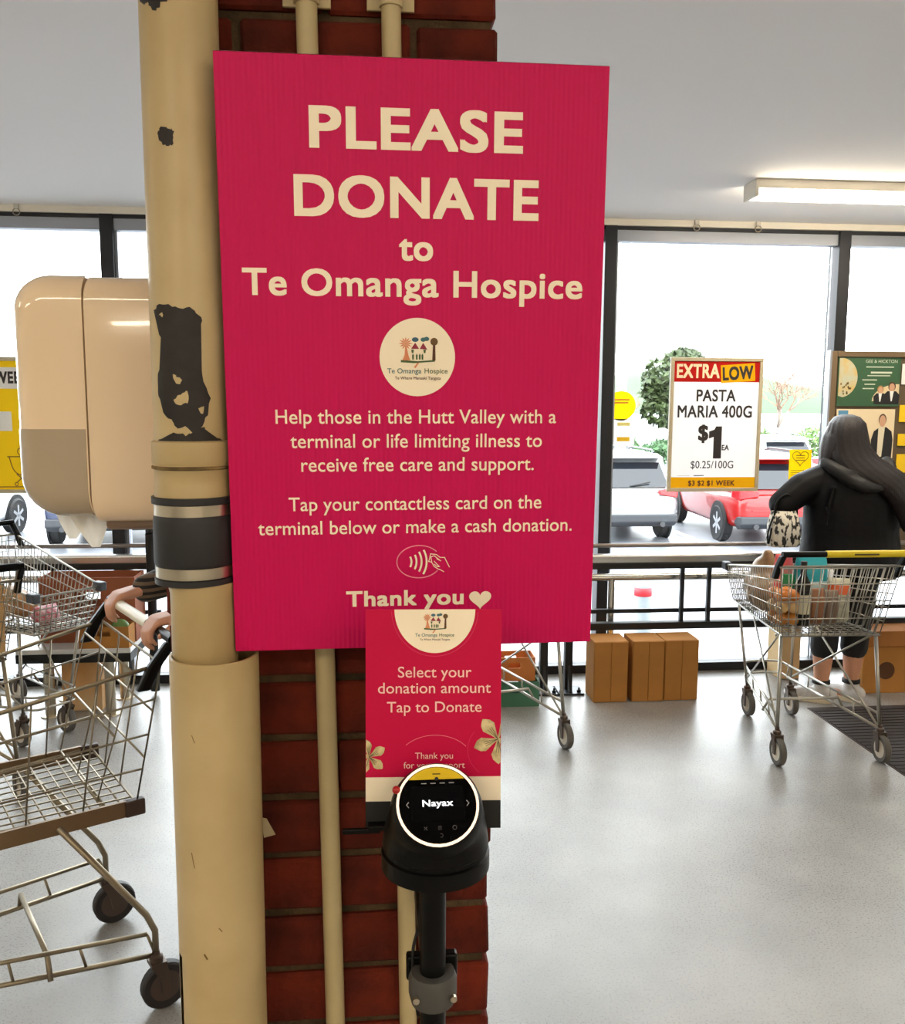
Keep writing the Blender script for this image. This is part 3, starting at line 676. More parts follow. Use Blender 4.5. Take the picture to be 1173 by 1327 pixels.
tray(.64, .865, 4.52, 4.66, .135, .262, 'orange brown cardboard tray stacked on the green tray', M('orange_card', lin(196, 118, 56), .8, var=.1))

# bench with stock at the left window
bench = thing('low_bench', 'low white topped bench with dark edge and chrome legs under the left window', 'bench', (-1.49, 4.68, 0))
MB().box(-.29, .272, -.17, .2, .335, .36).build('top', M('bench_white', lin(216, 216, 214), .3), bench, bevel=.003)
MB().box(-.29, .272, -.172, .202, .29, .335).build('edge_band', blackm, bench)
for x in (-.15, .15):
    for y in (-.12, .14):
        MB().tube([(x, y, .0), (x, y, .29)], .026, 18).build('leg', steel, bench, 'auto')
        MB().lathe([(.0, 0), (.05, 0), (.048, .006), (.0, .008)], 20, c=(x, y, 0)).build('foot_flange', steel, bench, 'auto')
tray(-1.7, -1.22, 4.64, 4.84, .36, .70, 'tall red brown crate with hand holes standing on the low bench', M('red_brown_card', lin(150, 84, 52), .8, var=.1))
tray(-1.47, -1.225, 4.515, 4.63, .36, .47, 'small open carton tray at the front of the low bench', card_m)
pk = MB(); pk.sphere((-1.28, 4.57, .45), (.05, .04, .05)); tag(blob('green_pack', pk, M('green_wrap', lin(96, 130, 60), .5), voxel=.008), 'green wrapped pack in the small carton tray', 'package')
carton(-1.60, -1.40, 4.62, 4.78, 0, .28, 'white and orange carton on the floor under the low bench', M('white_orange_card', lin(226, 196, 150), .7, col2=lin(216, 150, 80), vscale=3), flap=False)

# ================================================================== TROLLEYS
def trolley(name, lab, loc, yaw, grip, wheel_m, hub_m, wm, bent=False, sparse=False, lift=0.0, grip_lab=None):
    t = thing(name, lab, 'trolley', loc, (0, 0, yaw), 'shopping trolleys')
    zb, zt, zf = .575, .90+lift, .745+lift*.8
    bl = [Vector(p) for p in ((-.225, .03, zb), (.225, .03, zb), (.14, .80, zb-.01), (-.14, .80, zb-.01))]
    tp = [Vector(p) for p in ((-.275, -.03, zt), (.275, -.03, zt), (.165, .86, zf), (-.165, .86, zf))]
    def panel(i, j, nv, nh, nm, r_=.0025):
        m = MB()
        for k in range(nv+1):
            s = k/nv; m.tube([bl[i].lerp(bl[j], s), tp[i].lerp(tp[j], s)], r_, 5)
        for k in range(1, nh+1):
            s = k/(nh+1); m.tube([bl[i].lerp(tp[i], s), bl[j].lerp(tp[j], s)], r_*1.15, 5)
        m.build(nm, wm, t, True)
    q = 4 if sparse else 1
    panel(0, 1, 15//q, 2 if sparse else 3, 'rear_panel'); panel(1, 2, 24//q, 3 if sparse else 4, 'side_panel'); panel(3, 0, 24//q, 3 if sparse else 4, 'side_panel'); panel(2, 3, 11//q, 5, 'front_panel')
    m = MB()
    for k in range(1, 22): s = k/22; m.tube([bl[0].lerp(bl[3], s), bl[1].lerp(bl[2], s)], .0022, 4)
    for k in range(0, 11): s = k/10; m.tube([bl[0].lerp(bl[1], s), bl[3].lerp(bl[2], s)], .0025, 4)
    m.build('basket_floor', wm, t, True)
    m = MB(); m.tube(tp, .0055, 8, closed=True); m.tube(bl, .0055, 8, closed=True); m.build('basket_rim', wm, t, True)
    for sx in (-1, 1):
        m = MB(); m.box(-.018, .018, -.03, .03, -.022, .02, Matrix.Translation((sx*.165, .85, zf))); m.build('corner_bumper', M('bumper_grey', lin(70, 76, 86), .5), t, bevel=.006)
        m = MB(); m.loft([[Vector((sx*.278+dx, y_, z_)) for dx in (-.012, .012)]+[Vector((sx*.278+dx, y_+.035, z_)) for dx in (.012, -.012)] for y_, z_ in ((.0, zt-.06), (-.03, zt), (-.075, zt+.055))]); m.build('handle_bracket', blackp, t, bevel=.006)
    hz_ = zt+.06; MB().tube([(-.285, -.06, hz_), (.285, -.06, hz_)], .0135, 14).build('handle_bar', blackp, t, 'auto')
    g = MB().tube([(-.09, -.06, hz_), (.265, -.06, hz_)], .0155, 14).build('handle_grip', grip, t, 'auto')
    if grip_lab == 'print': MB().box(.03, .14, -.0762, -.0752, hz_-.004, hz_+.003).build('grip_print', M('grip_print', lin(70, 60, 20), .6), t)
    m = MB()                                  # folding child seat panel
    A, B_, C_, D_ = Vector((-.2, .12, zb+.02)), Vector((.2, .12, zb+.02)), Vector((.235, .03, zt-.02)), Vector((-.235, .03, zt-.02))
    for k in range(3 if sparse else 11): s = k/(2 if sparse else 10); m.tube([A.lerp(B_, s), D_.lerp(C_, s)], .0022, 4)
    for k in range(3): s = k/2; m.tube([A.lerp(D_, s), B_.lerp(C_, s)], .003, 4)
    m.build('seat_panel', wm, t, True)
    fr = MB()
    for sx in (-1, 1):
        x0, x1 = sx*.235, sx*.11
        fr.tube([(x0, .0, .15), (x1, .66, .185)], .007, 8); fr.tube([(x0, .02, .215), (x1*1.05, .66, .245)], .006, 8)
        for s in (.0, .25, .5, .75, 1): fr.tube([Vector((x0, .0, .15)).lerp(Vector((x1, .66, .185)), s), Vector((x0, .02, .215)).lerp(Vector((x1*1.05, .66, .245)), s)], .004, 6)
        fr.tube([(sx*.225, .06, zb), (sx*.12, .62, .20)], .005, 6) if not bent else None
        fr.tube([(sx*.15, .70, zb-.01), (sx*.115, .63, .13)], .007, 8)
        fr.tube([(x0, .0, .15), (sx*.14, .55, zb-.01)], .005, 6) if not bent else None
    fr.tube(catmull([Vector(p) for p in ((-.11, .66, .185), (-.08, .72, .19), (.08, .72, .19), (.11, .66, .185))], 6), .006, 8)
    fr.tube(catmull([Vector(p) for p in ((-.115, .66, .245), (-.08, .73, .25), (.08, .73, .25), (.115, .66, .245))], 6), .006, 8)
    fr.tube([(-.2, .25, .155), (-.17, .25, .21), (.17, .25, .21), (.2, .25, .155)], .007, 8)
    fr.tube([(-.225, .10, zb-.012), (.225, .10, zb-.012)], .006, 8); fr.tube([(-.15, .70, zb-.012), (.15, .70, zb-.012)], .006, 8)
    fr.build('lower_frame', wm, t, True)
    for sx in (-1, 1):
        m = MB()
        if bent: m.tube([(sx*.225, .22, zb-.012), (sx*.238, .02, .27), (sx*.24, .0, .22), (sx*.24, .0, .13)], .0085, 10)
        else: m.tube([(sx*.22, .05, zb), (sx*.24, .0, .13)], .0085, 10)
        m.build('rear_leg', wm, t, True)
        if bent:
            MB().box(sx*.225-.004, sx*.225+.004, .05, .50, zb-.03, zb+.012).build('base_strip', M('strip_brown', lin(128, 104, 76), .45, .4), t)
            MB().box(sx*.225-.012, sx*.225+.012, .01, .06, zb-.03, zb+.012).build('strip_end_cap', M('cap_brown', lin(62, 44, 34), .6), t, bevel=.004)
    for x, y, k in ((-.24, 0, 1), (.24, 0, 1), (-.115, .63, 1), (.115, .63, 1)):
        wg = MB().lathe([(.046, -.012), (.058, -.015), (.0625, -.010), (.0625, .010), (.058, .015), (.046, .012)], 28, c=(x, y-.02, .0625), axis='X').build('wheel', wheel_m, t, 'auto')
        MB().lathe([(.0, -.0135), (.012, -.0145), (.047, -.0115), (.047, .0115), (.012, .0145), (0, .0135)], 24, c=(x, y-.02, .0625), axis='X').build('hub', hub_m, wg, 'auto')
        m = MB(); [m.loft([[(xx, y+a, z) for xx, a in ((x+q-.002, a0), (x+q+.002, a0), (x+q+.002, a1), (x+q-.002, a1))] for z, a0, a1 in ((.05, -.030, -.010), (.09, -.030, -.004), (.13, -.022, .018))]) for q in (-.02, .02)]; m.box(x-.022, x+.022, y-.022, y+.018, .127, .137)
        m.lathe([(.018, .135), (.018, .15), (.01, .155), (.01, .165), (0, .168)], 12, c=(x, y, 0)); m.build('fork', M('fork_metal', lin(90, 76, 66), .4, .6), wg, 'auto')
    return t
yel = M('handle_yellow', lin(226, 200, 30), .4); ivory = M('handle_ivory', lin(226, 216, 190), .4)
tyre_g = M('grey_tyre', lin(92, 88, 82), .7); hub_w = M('white_hub', lin(216, 206, 188), .5); tyre_b = M('black_tyre', lin(34, 29, 29), .6); hub_b = M('brown_hub', lin(76, 62, 54), .6)
trolley('shopping_trolley', 'shopping trolley with a yellow and black handle, full of groceries', (2.045, 3.67, 0), R(-1), yel, tyre_g, hub_w, wire_m, grip_lab='print')
trolley('shopping_trolley', 'shopping trolley standing by the green produce tray, mostly behind the magenta sign', (.66, 3.88, 0), R(14), yel, tyre_g, hub_w, wire_m)
trolley('shopping_trolley', 'empty worn wire trolley with black wheels being pushed by striped sleeved arms', (-.695, 2.45, 0), R(120.7), ivory, tyre_b, hub_b, wire_d, bent=True, sparse=True, lift=.045)
trolley('shopping_trolley', 'shopping trolley with brown bags in front of the low bench', (-2.03, 4.62, 0), R(-129), yel, tyre_g, hub_w, wire_m)
trolley('shopping_trolley', 'shopping trolley holding a tall brown paper bag beside the pushed trolley', (-1.62, 3.44, 0), R(36.9), blackp, tyre_g, hub_w, wire_d)

# ================================================================== GROCERIES
def pouch(name, lab, cat, loc, size, mat, rz=0, mat2=None, lean=0, voxel=.008, band=(.35, .75)):
    """soft filled bag: pinched top and bottom seams"""
    t = thing(name, lab, cat, loc, (lean, 0, rz)); wx, wy, h = size[0]/2, size[1]/2, size[2]; rings = []
    n = 20; rd = random.Random(int(loc[0]*1000+loc[1]*77))
    prof = [(0, .75, .35), (.08, .95, .85), (.3, 1, 1), (.6, 1, .95), (.82, .97, .6), (.92, .96, .2), (1, .97, .06)]
    for s, a, b_ in prof:
        rings.append([(wx*a*math.copysign(abs(math.cos(2*math.pi*j/n))**.7, math.cos(2*math.pi*j/n))*(1+rd.uniform(-.03, .03)), wy*b_*math.copysign(abs(math.sin(2*math.pi*j/n))**.7, math.sin(2*math.pi*j/n))*(1+rd.uniform(-.05, .05)), h*s) for j in range(n)])
    MB().loft(rings).build('bag', mat, t, True)
    if mat2:
        rr = [[(p[0]*1.012, p[1]*1.012+(.0015 if p[1] > 0 else -.0015), p[2]) for p in [(wx*.995*math.copysign(abs(math.cos(2*math.pi*j/n))**.7, math.cos(2*math.pi*j/n)), wy*1.03*(1-.55*max(0, s-.6)/.22*.6)*math.copysign(abs(math.sin(2*math.pi*j/n))**.7, math.sin(2*math.pi*j/n)), h*s) for j in range(n)]] for s in (band[0], (band[0]+band[1])/2, band[1])]
        MB().loft(rr, caps=False).build('printed_band', mat2, t, True)
    return t
GZ = .582
F_ = lambda n, c, **k: M(n, lin(*c), k.pop('rough', .35), **k)
bm_ = MB()
for dx, dy, dz_, r_ in ((0, 0, .10, .10), (.02, .08, .11, .10), (-.01, -.05, .09, .085), (.01, .04, .2, .07)): bm_.sphere((1.955+dx, 4.17+dy, GZ+dz_), (r_, r_, r_))
bm_.capsule((1.97, 4.2, GZ+.2), .05, (1.965, 4.19, GZ+.275), .03)
tag(blob('potato_bag', bm_, F_('brown_clear_bag', (150, 120, 82), var=.3, vscale=25), voxel=.01), 'bulging brown bag at the front of the grocery filled trolley', 'bag')
b = thing('wine_bottle', 'dark wine bottle with a pale label standing in the grocery filled trolley', 'bottle', (1.985, 3.86, GZ))
MB().lathe([(0, 0), (.036, 0), (.037, .01), (.037, .18), (.033, .205), (.016, .235), (.0135, .25), (.0135, .30), (0, .30)], 24).build('glass_body', F_('dark_green_glass', (16, 18, 14), rough=.1), b, 'auto')
MB().lathe([(.0374, .06), (.0374, .15)], 24, caps=False).build('bottle_label', F_('cream_label', (206, 198, 168)), b, True)
MB().lathe([(.0145, .255), (.0145, .302), (0, .303)], 16, caps=False).build('capsule', F_('bottle_capsule', (20, 18, 20)), b, 'auto')
for k in range(3):
    m = MB()
    for i in range(2):
        for j in range(2): m.sphere((-.03+.06*i, -.035+.07*j, .03), (.034, .038, .03))
    tag(blob('bread_rolls', m, F_('golden_crust_%d' % k, ((196, 126, 48), (214, 176, 120), (206, 120, 40))[k], var=.15, vscale=14), voxel=.008, loc=(1.917, 3.90, GZ+.056*k)), 'pack of golden bread rolls, %s of its stack, next to the wine bottle' % ('lowest', 'middle', 'topmost')[k], 'bread')
pouch('snack_bag', 'coral red snack bag standing behind the bread rolls', 'bag', (1.965, 4.02, GZ+.10), (.10, .05, .21), F_('coral_wrap', (226, 84, 84)), .2, F_('coral_band', (238, 150, 140)))
pouch('snack_bag', 'green cornered snack packet above the bread rolls', 'bag', (1.985, 3.975, GZ+.12), (.09, .03, .10), F_('green_wrap2', (40, 140, 80)), -.3)
pouch('wipes_pack', 'teal and white soft pack standing up in the grocery filled trolley', 'package', (2.075, 3.97, GZ+.10), (.16, .09, .22), F_('teal_wrap', (36, 164, 178)), .1, F_('teal_white', (190, 222, 226)), band=(.2, .42))
pouch('coffee_pack', 'brown block pack in the grocery filled trolley, nearer the wine bottle', 'package', (2.065, 3.885, GZ), (.075, .07, .17), F_('brown_wrap', (142, 96, 66)), 0)
pouch('coffee_pack', 'dull brown block pack in the grocery filled trolley, nearer the orange topped bag', 'package', (2.135, 3.885, GZ), (.07, .07, .16), F_('brown_wrap2', (122, 100, 84)), 0)
pouch('flour_bag', 'white bag with a dark blue print above the brown packs', 'bag', (2.15, 3.985, GZ+.06), (.09, .05, .18), F_('white_wrap', (226, 226, 230)), -.2, F_('navy_print', (52, 54, 122)), band=(.5, .8))
pouch('salad_bag', 'clear pale green bag with an orange top in the grocery filled trolley', 'bag', (2.19, 3.915, GZ), (.10, .08, .21), F_('pale_green_wrap', (196, 194, 172), var=.2, vscale=30), -.35, F_('orange_print', (228, 98, 40)), band=(.66, .86))
pouch('blue_bag', 'dark blue packet lying at the bottom of the grocery filled trolley', 'package', (2.145, 4.12, GZ), (.16, .10, .06), F_('blue_wrap', (30, 44, 130)), .1)
# bags in the trolleys at the left
def paper_bag(lab, loc, rz, w_, d_, h):
    t = thing('paper_bag', lab, 'bag', loc, (0, 0, rz)); m = MB(); rings = []
    for s, k in ((0, 1), (.5, 1.02), (1, .98)):
        rings.append([(x*w_/2*k, y*d_/2*k*(1 if s < 1 else .9), h*s) for x, y in ((-1, -1), (0, -.97), (1, -1), (.92, 0), (1, 1), (0, .97), (-1, 1), (-.92, 0))])
    o = m.loft(rings, caps=False).build('paper', M('kraft_paper', lin(206, 168, 116), .8, var=.08), t); sd = o.modifiers.new('s', 'SOLIDIFY'); sd.thickness = .002
    MB().loft([[Vector(p)*.985 for p in rings[0]], [Vector((p[0]*.985, p[1]*.985, p[2]+.004)) for p in rings[0]]]).build('bag_bottom', MATS['kraft_paper'], t)
    return t
paper_bag('tall brown paper bag in the trolley beside the pushed trolley', (-1.575, 3.625, GZ), R(36.9), .17, .15, .33)
bm_ = MB(); bm_.sphere((-1.72, 4.31, GZ+.075), (.1, .1, .075)); bm_.sphere((-1.64, 4.27, GZ+.06), (.07, .07, .06))
tag(blob('bread_bag', bm_, F_('tan_bag', (178, 128, 78), var=.25, vscale=20), voxel=.01), 'rounded tan bag in the trolley in front of the low bench', 'bag')
pouch('meat_tray', 'red and white mesh packet in the trolley in front of the low bench', 'package', (-1.515, 4.205, GZ), (.12, .10, .075), F_('red_white_net', (230, 205, 205), col2=lin(200, 70, 90), vscale=60), R(51))

# ================================================================== SIGNS ON THE WINDOW
def frame_sign(lab, x0, x1, z0, z1, y, name='hanging_sign', fm=None):
    t = thing(name, lab, 'sign', ((x0+x1)/2, y, z0)); wx, h = (x1-x0)/2, z1-z0; k = .021
    fm = fm or M('beige_frame', lin(190, 178, 150), .45)
    MB().box(-wx, wx, -.012, .012, 0, k).build('frame_rail', fm, t, bevel=.003); MB().box(-wx, wx, -.012, .012, h-k, h).build('frame_rail', fm, t, bevel=.003)
    MB().box(-wx, -wx+k, -.012, .012, k, h-k).build('frame_stile', fm, t, bevel=.003); MB().box(wx-k, wx, -.012, .012, k, h-k).build('frame_stile', fm, t, bevel=.003)
    MB().poly([(-wx+k, k), (wx-k, k), (wx-k, h-k), (-wx+k, h-k)], -.004).build('sheet', paper('sign_paper', lin(236, 236, 238), .16), t)
    return t
amber = paper('amber_print', lin(250, 190, 30), .2); redb = paper('red_band_print', lin(190, 40, 36), .2)
ps = frame_sign('framed price sign for pasta hung in the window, red and yellow heading', 1.728, 2.281, 1.09, 1.867, 5.045)
IWd, IHt = .511, .735; U = lambda u: -IWd/2+u*IWd; V = lambda c: .021+IHt*(1225-c)/1105
y_ = -.0048
MB().poly([(U(0), V(298)), (U(1), V(298)), (U(1), V(120)), (U(0), V(120))], y_+.0004).build('red_band', redb, ps)
MB().poly([(U(0), V(1224)), (U(1), V(1224)), (U(1), V(1130)), (U(0), V(1130))], y_+.0004).build('yellow_band', amber, ps)
font_text('EXTRA', U(.03), U(.53), V(265), V(143), M('cream_heading', lin(250, 226, 190), .5), ps, y_-.0006, bold=.03)
lb = MB().box(-.2*IWd, .2*IWd, y_-.0012, y_-.0003, -.051, .051).build('yellow_tag', MATS['amber_print'], ps, loc=(U(.745), 0, V(220)), rot=(0, R(-4), 0))
font_text('LOW', U(.565), U(.925), V(278), V(160), ink, ps, y_-.0018, bold=.035, rotz=R(4))
font_text('PASTA', U(.27), U(.73), V(468), V(362), ink, ps, y_, bold=.02)
font_text('MARIA 400G', U(.055), U(.93), V(608), V(500), ink, ps, y_, bold=.02)
font_text('$', U(.306), U(.425), V(830), V(668), ink, ps, y_, bold=.03)
MB().poly([(U(.49), V(965)), (U(.584), V(965)), (U(.584), V(683)), (U(.515), V(683)), (U(.495), V(712)), (U(.434), V(728)), (U(.434), V(790)), (U(.49), V(775))], y_).build('lettering', ink, ps)
font_text('EA', U(.59), U(.675), V(893), V(845), ink, ps, y_, bold=.03)
font_text('$0.25/100G', U(.23), U(.735), V(1062), V(986), ink, ps, y_, bold=.004)
font_text('$3 $2 $1 WEEK', U(.207), U(.76), V(1213), V(1158), M('brown_print', lin(110, 60, 16), .6), ps, y_-.0006, bold=.03)
MB().box(U(.08), U(.22), y_, -.0042, V(1118), V(1115)).build('small_print', M('grey_print', lin(160, 160, 160), .6), ps); MB().box(U(.27), U(.39), y_, -.0042, V(1119), V(1112)).build('small_print', ink, ps)
wp = frame_sign('framed yellow week poster hung in the window beside the towel dispenser', -2.38, -1.823, 1.099, 1.836, 5.045)
MB().poly([(-.2575, .021), (.2575, .021), (.2575, .716), (-.2575, .716)], y_+.0003).build('yellow_sheet', paper('yellow_poster', lin(252, 214, 40), .25), wp)
MB().box(-.2575, .2575, y_-.0006, y_, .568, .682).build('white_band', white_p, wp)
font_text('WEEK', .085, .262, .595, .66, ink, wp, y_-.0012, bold=.04)
brn = M('brown_line', lin(120, 70, 20), .6); m = MB()
MB().poly(rrect(.06, .165, .34, .445, .004, 2), y_-.0008).build('speech_bubble', white_p, wp)
for path in (catmull([Vector((a, b_, 0)) for a, b_ in ((.14, .20), (.16, .13), (.2, .10), (.25, .13))]), [Vector(p) for p in ((.13, .20), (.252, .20))], [Vector(p) for p in ((.175, .105), (.225, .06))], [Vector(p) for p in ((.225, .105), (.175, .06))], [Vector(p) for p in ((.02, .035), (.255, .035))]):
    ribbon(m, [(v[0], v[1]) for v in path], .005, y=y_-.0009)
for cx in (.172, .228): ribbon(m, [(cx+.009*math.cos(k*.6), .05+.009*math.sin(k*.6)) for k in range(11)], .004, y=y_-.0009)
ribbon(m, [(.205+.02*math.cos(k*.35), .228+.02*math.sin(k*.35)) for k in range(18)], .004, True, y=y_-.0009)
m.build('cart_drawing', brn, wp)
st = thing('round_sticker', 'round yellow sticker on the window with small orange print', 'sticker', (1.457, 5.094, 1.588))
MB().disc((0, 0), .086, .086, -.001, 40).build('disc', paper('sticker_yellow', lin(255, 226, 20), .3), st)
for k, wd in ((.035, .05), (.018, .042)): MB().box(-wd, wd, -.0018, -.0012, k-.005, k+.005).build('orange_print', M('orange_ink', lin(238, 150, 30), .5), st)
st = thing('window_notice', 'white notice with yellow print under the round sticker', 'notice', (1.472, 5.094, 1.437))
MB().poly([(-.068, -.075), (.068, -.075), (.068, .075), (-.068, .075)], -.001).build('sheet', paper('notice_paper', lin(240, 240, 236), .3), st)
MB().box(-.036, .04, -.0018, -.0011, -.055, -.03).build('yellow_print', yellow, st); MB().box(-.036, .04, -.0018, -.0011, .035, .055).build('yellow_print', M('pale_yellow', lin(250, 240, 150), .5), st)
st = thing('heart_card', 'yellow card with a heart outline on the window beside the woman', 'card', (2.56, 5.092, 1.243))
MB().poly([(-.069, -.09), (.069, -.09), (.069, .09), (-.069, .09)], -.001).build('sheet', paper('card_yellow', lin(250, 205, 20), .2), st)
m = MB(); hp = []
for i in range(36):
    t_ = 2*math.pi*i/36; x = 16*math.sin(t_)**3; z = 13*math.cos(t_)-5*math.cos(2*t_)-2*math.cos(3*t_)-math.cos(4*t_); hp.append((x/32*.1, .035+(z+2.5)/29*.085))
ribbon(m, hp, .004, True, y=-.0018)
for k in range(3): ribbon(m, [(-.028, .055-.014*k), (.028, .055-.014*k)], .005, y=-.0018)
for k in range(4): ribbon(m, [(-.055, -.035-.013*k), (.05-.02*(k % 2), -.035-.013*k)], .003, y=-.0018)
m.build('print', M('olive_ink', lin(110, 90, 10), .6), st)

# notice board
nb = thing('notice_board', 'tall brown framed notice board standing at the window behind the woman', 'notice board', (3.22, 5.02, 0))
bf = M('board_brown', lin(112, 92, 66), .5); X0, X1 = 2.675-3.22, 3.75-3.22
MB().box(X0, X1, .0, .03, .70, 1.91).build('back_board', M('board_back', lin(96, 80, 58), .7), nb)
MB().box(X0, X0+.035, -.02, .0, .70, 1.91).build('frame_stile', bf, nb, bevel=.004); MB().box(X1-.035, X1, -.02, .0, .70, 1.91).build('frame_stile', bf, nb, bevel=.004)
MB().box(X0+.035, X1-.035, -.02, .0, 1.878, 1.91).build('frame_rail', bf, nb); MB().box(X0+.035, X1-.035, -.02, .0, .70, .73).build('frame_rail', bf, nb)
MB().box(X0-.012, X0, -.022, .03, .70, 1.915).build('edge_strip', pale_al, nb)
MB().box(X0+.035, X0+.43, -.006, .0, .74, 1.21).build('plain_panel', M('board_beige', lin(206, 178, 142), .7), nb)
for x in (X0+.05, X1-.05): MB().box(x-.02, x+.02, .0, .03, 0, .70).build('leg', bf, nb)
gp = tag(MB().box(0, .383, -.002, .002, 0, .285).build('funeral_poster', M('poster_green', lin(52, 92, 62), .4), loc=(2.722, 5.012, 1.592)), 'green poster with an oval flower picture, top of the notice board', 'poster')
m = MB(); m.poly([(max(.006, .0+.105*math.cos(R(a))+.015), .165+.115*math.sin(R(a))) for a in range(-80, 81, 8)]+[(.006, .278), (.006, .06)], -.0026); m.build('oval_picture', M('oval_paint', lin(190, 196, 176), .5, col2=lin(206, 178, 110), vscale=16), gp)
m = MB()
rd = random.Random(3)
for k in range(16): m.disc((.02+rd.random()*.06, .07+rd.random()*.07), .005, .007, -.0030, 8)
m.build('flower_print', M('flower_brown', lin(120, 96, 40), .6), gp)
font_text('GEE & HICKTON', .165, .36, .252, .27, M('poster_pale', lin(200, 210, 190), .5), gp, -.0028)
for k, (a, b_) in enumerate(((.17, .34), (.2, .33), (.18, .32), (.15, .24), (.165, .23), (.155, .225))):
    z = (.225, .19, .175, .15, .125, .1)[k]; MB().box(a, b_, -.0028, -.0022, z, z+(.006 if k != 1 else .011)).build('print_line', MATS['poster_pale'], gp)
m = MB(); m.poly([(.38, .03)]+[(.38-.165*math.cos(R(a)), .03+.10*math.sin(R(a))) for a in range(90, -1, -10)][::-1], -.0027); m.build('portrait_ground', M('portrait_cream', lin(220, 200, 160), .5), gp)
def mini(par, cx, z, s, y, hair):
    MB().poly([(cx-.05*s, z), (cx-.055*s, z+.06*s), (cx-.03*s, z+.085*s), (cx+.03*s, z+.085*s), (cx+.055*s, z+.06*s), (cx+.05*s, z)], y).build('portrait_suit', M('portrait_black', lin(26, 26, 30), .6), par)
    MB().poly([(cx-.014*s, z+.085*s), (cx+.014*s, z+.085*s), (cx+.004*s, z+.02*s), (cx-.004*s, z+.02*s)], y-.0004).build('portrait_shirt', white_p, par)
    MB().disc((cx, z+.115*s), .026*s, .03*s, y-.0003, 16).build('portrait_hair', hair, par); MB().disc((cx, z+.110*s), .019*s, .026*s, y-.0006, 16).build('portrait_face', M('portrait_skin', lin(206, 160, 128), .6), par)
mini(gp, .265, .012, .75, -.0032, M('hair_blond', lin(170, 130, 70), .6)); mini(gp, .335, .012, .9, -.0034, M('hair_brown', lin(70, 48, 30), .6))
cp = tag(MB().box(0, .36, -.002, .002, 0, .33).build('portrait_poster', M('poster_cream', lin(232, 214, 178), .5), loc=(2.727, 5.012, 1.245)), 'cream poster of a figure in a dark suit, below the green poster', 'poster')
MB().box(.01, .07, -.0027, -.0022, .29, .322).build('blue_corner', M('corner_blue', lin(90, 150, 190), .5), cp)
mb_ = MB(); mb_.poly([(.225, .0), (.22, .15), (.235, .20), (.27, .225), (.31, .225), (.345, .2), (.355, .15), (.35, 0)], -.0027); mb_.build('portrait_suit', MATS['portrait_black'], cp)
MB().poly([(.262, .225), (.302, .225), (.29, .05), (.262, .05)], -.0031).build('portrait_shirt', M('shirt_cream', lin(226, 216, 190), .6), cp)
MB().disc((.285, .268), .024, .035, -.0032, 18).build('portrait_hair', MATS['hair_brown'], cp); MB().disc((.285, .26), .02, .034, -.0036, 18).build('portrait_face', MATS['portrait_skin'], cp)
for k, (z, h, mt) in enumerate(((1.72, .12, 'c'), (1.50, .10, 'y'), (1.36, .07, 'y'), (1.20, .11, 'y'), (1.12, .06, 'c'), (.98, .1, 'y'))):
    tag(MB().box(0, .22, -.002, .002, 0, h).build('notice_card', yellow if mt == 'y' else white_p, loc=(3.115, 5.012, z)), '%s card, %s in the right column of the notice board' % ('yellow' if mt == 'y' else 'white', ('topmost', 'second from top', 'third from top', 'fourth from top', 'fifth from top', 'lowest')[k]), 'card', 'cards on the notice board')
# entrance mat
matm = M('brown_mat', lin(62, 50, 46), .8, var=.2, vscale=30)
mt = thing('entrance_mat', 'dark brown ribbed entrance mat under the full trolley', 'mat', (2.30, 3.0, 0))
MB().box(0, 2.2, 0, 1.36, 0, .002).build('backing', matm, mt)
ribm = M('mat_rib', lin(40, 34, 34), .75)
for k in range(34): MB().box(.01, 2.19, .012+k*.039, .038+k*.039, .002, .005).build('rib', ribm, mt)

# ================================================================== PEOPLE
skin = M('skin', lin(206, 150, 120), .55, var=.06, vscale=12)
hairm = M('dark_hair', lin(27, 18, 18), .4, 0, .5, var=.3, vscale=40, stretch=(6, 6, .6), bump=.4, bscale=60)
def head_blobs(m, c, fwd, sz=1.0):
    c = Vector(c); f = Vector(fwd).normalized(); side = Vector((f.y, -f.x, 0)); up_ = Vector((0, 0, 1))
    rot = Matrix((side, f, up_)).transposed()
    m.sphere(c, (.073*sz, .092*sz, .108*sz), 18, 12, rot); m.sphere(c+f*.02*sz-up_*.055*sz, (.054*sz, .062*sz, .062*sz), 14, 10, rot)
    m.capsule(c+f*.085*sz+up_*.005*sz, .010*sz, c+f*.104*sz-up_*.022*sz, .014*sz); m.sphere(c+f*.088*sz-up_*.055*sz, (.022*sz, .010*sz, .008*sz), 10, 6, rot)
    for s in (-1, 1): m.sphere(c+side*s*.076*sz, (.010*sz, .020*sz, .03*sz), 10, 8, rot); m.sphere(c+side*s*.03*sz+f*.078*sz+up_*.018*sz, (.02*sz, .012*sz, .008*sz), 10, 6, rot)
    return side, f, up_
def eyes(par, c, fwd, org, sz=1.0):
    c = Vector(c)-Vector(org); f = Vector(fwd).normalized(); side = Vector((f.y, -f.x, 0))
    for s in (-1, 1): MB().sphere(c+side*s*.03*sz+f*.083*sz+Vector((0, 0, .004*sz)), .0095*sz, 10, 8).build('eye', M('eye_dark', lin(40, 28, 24), .2), par, True)
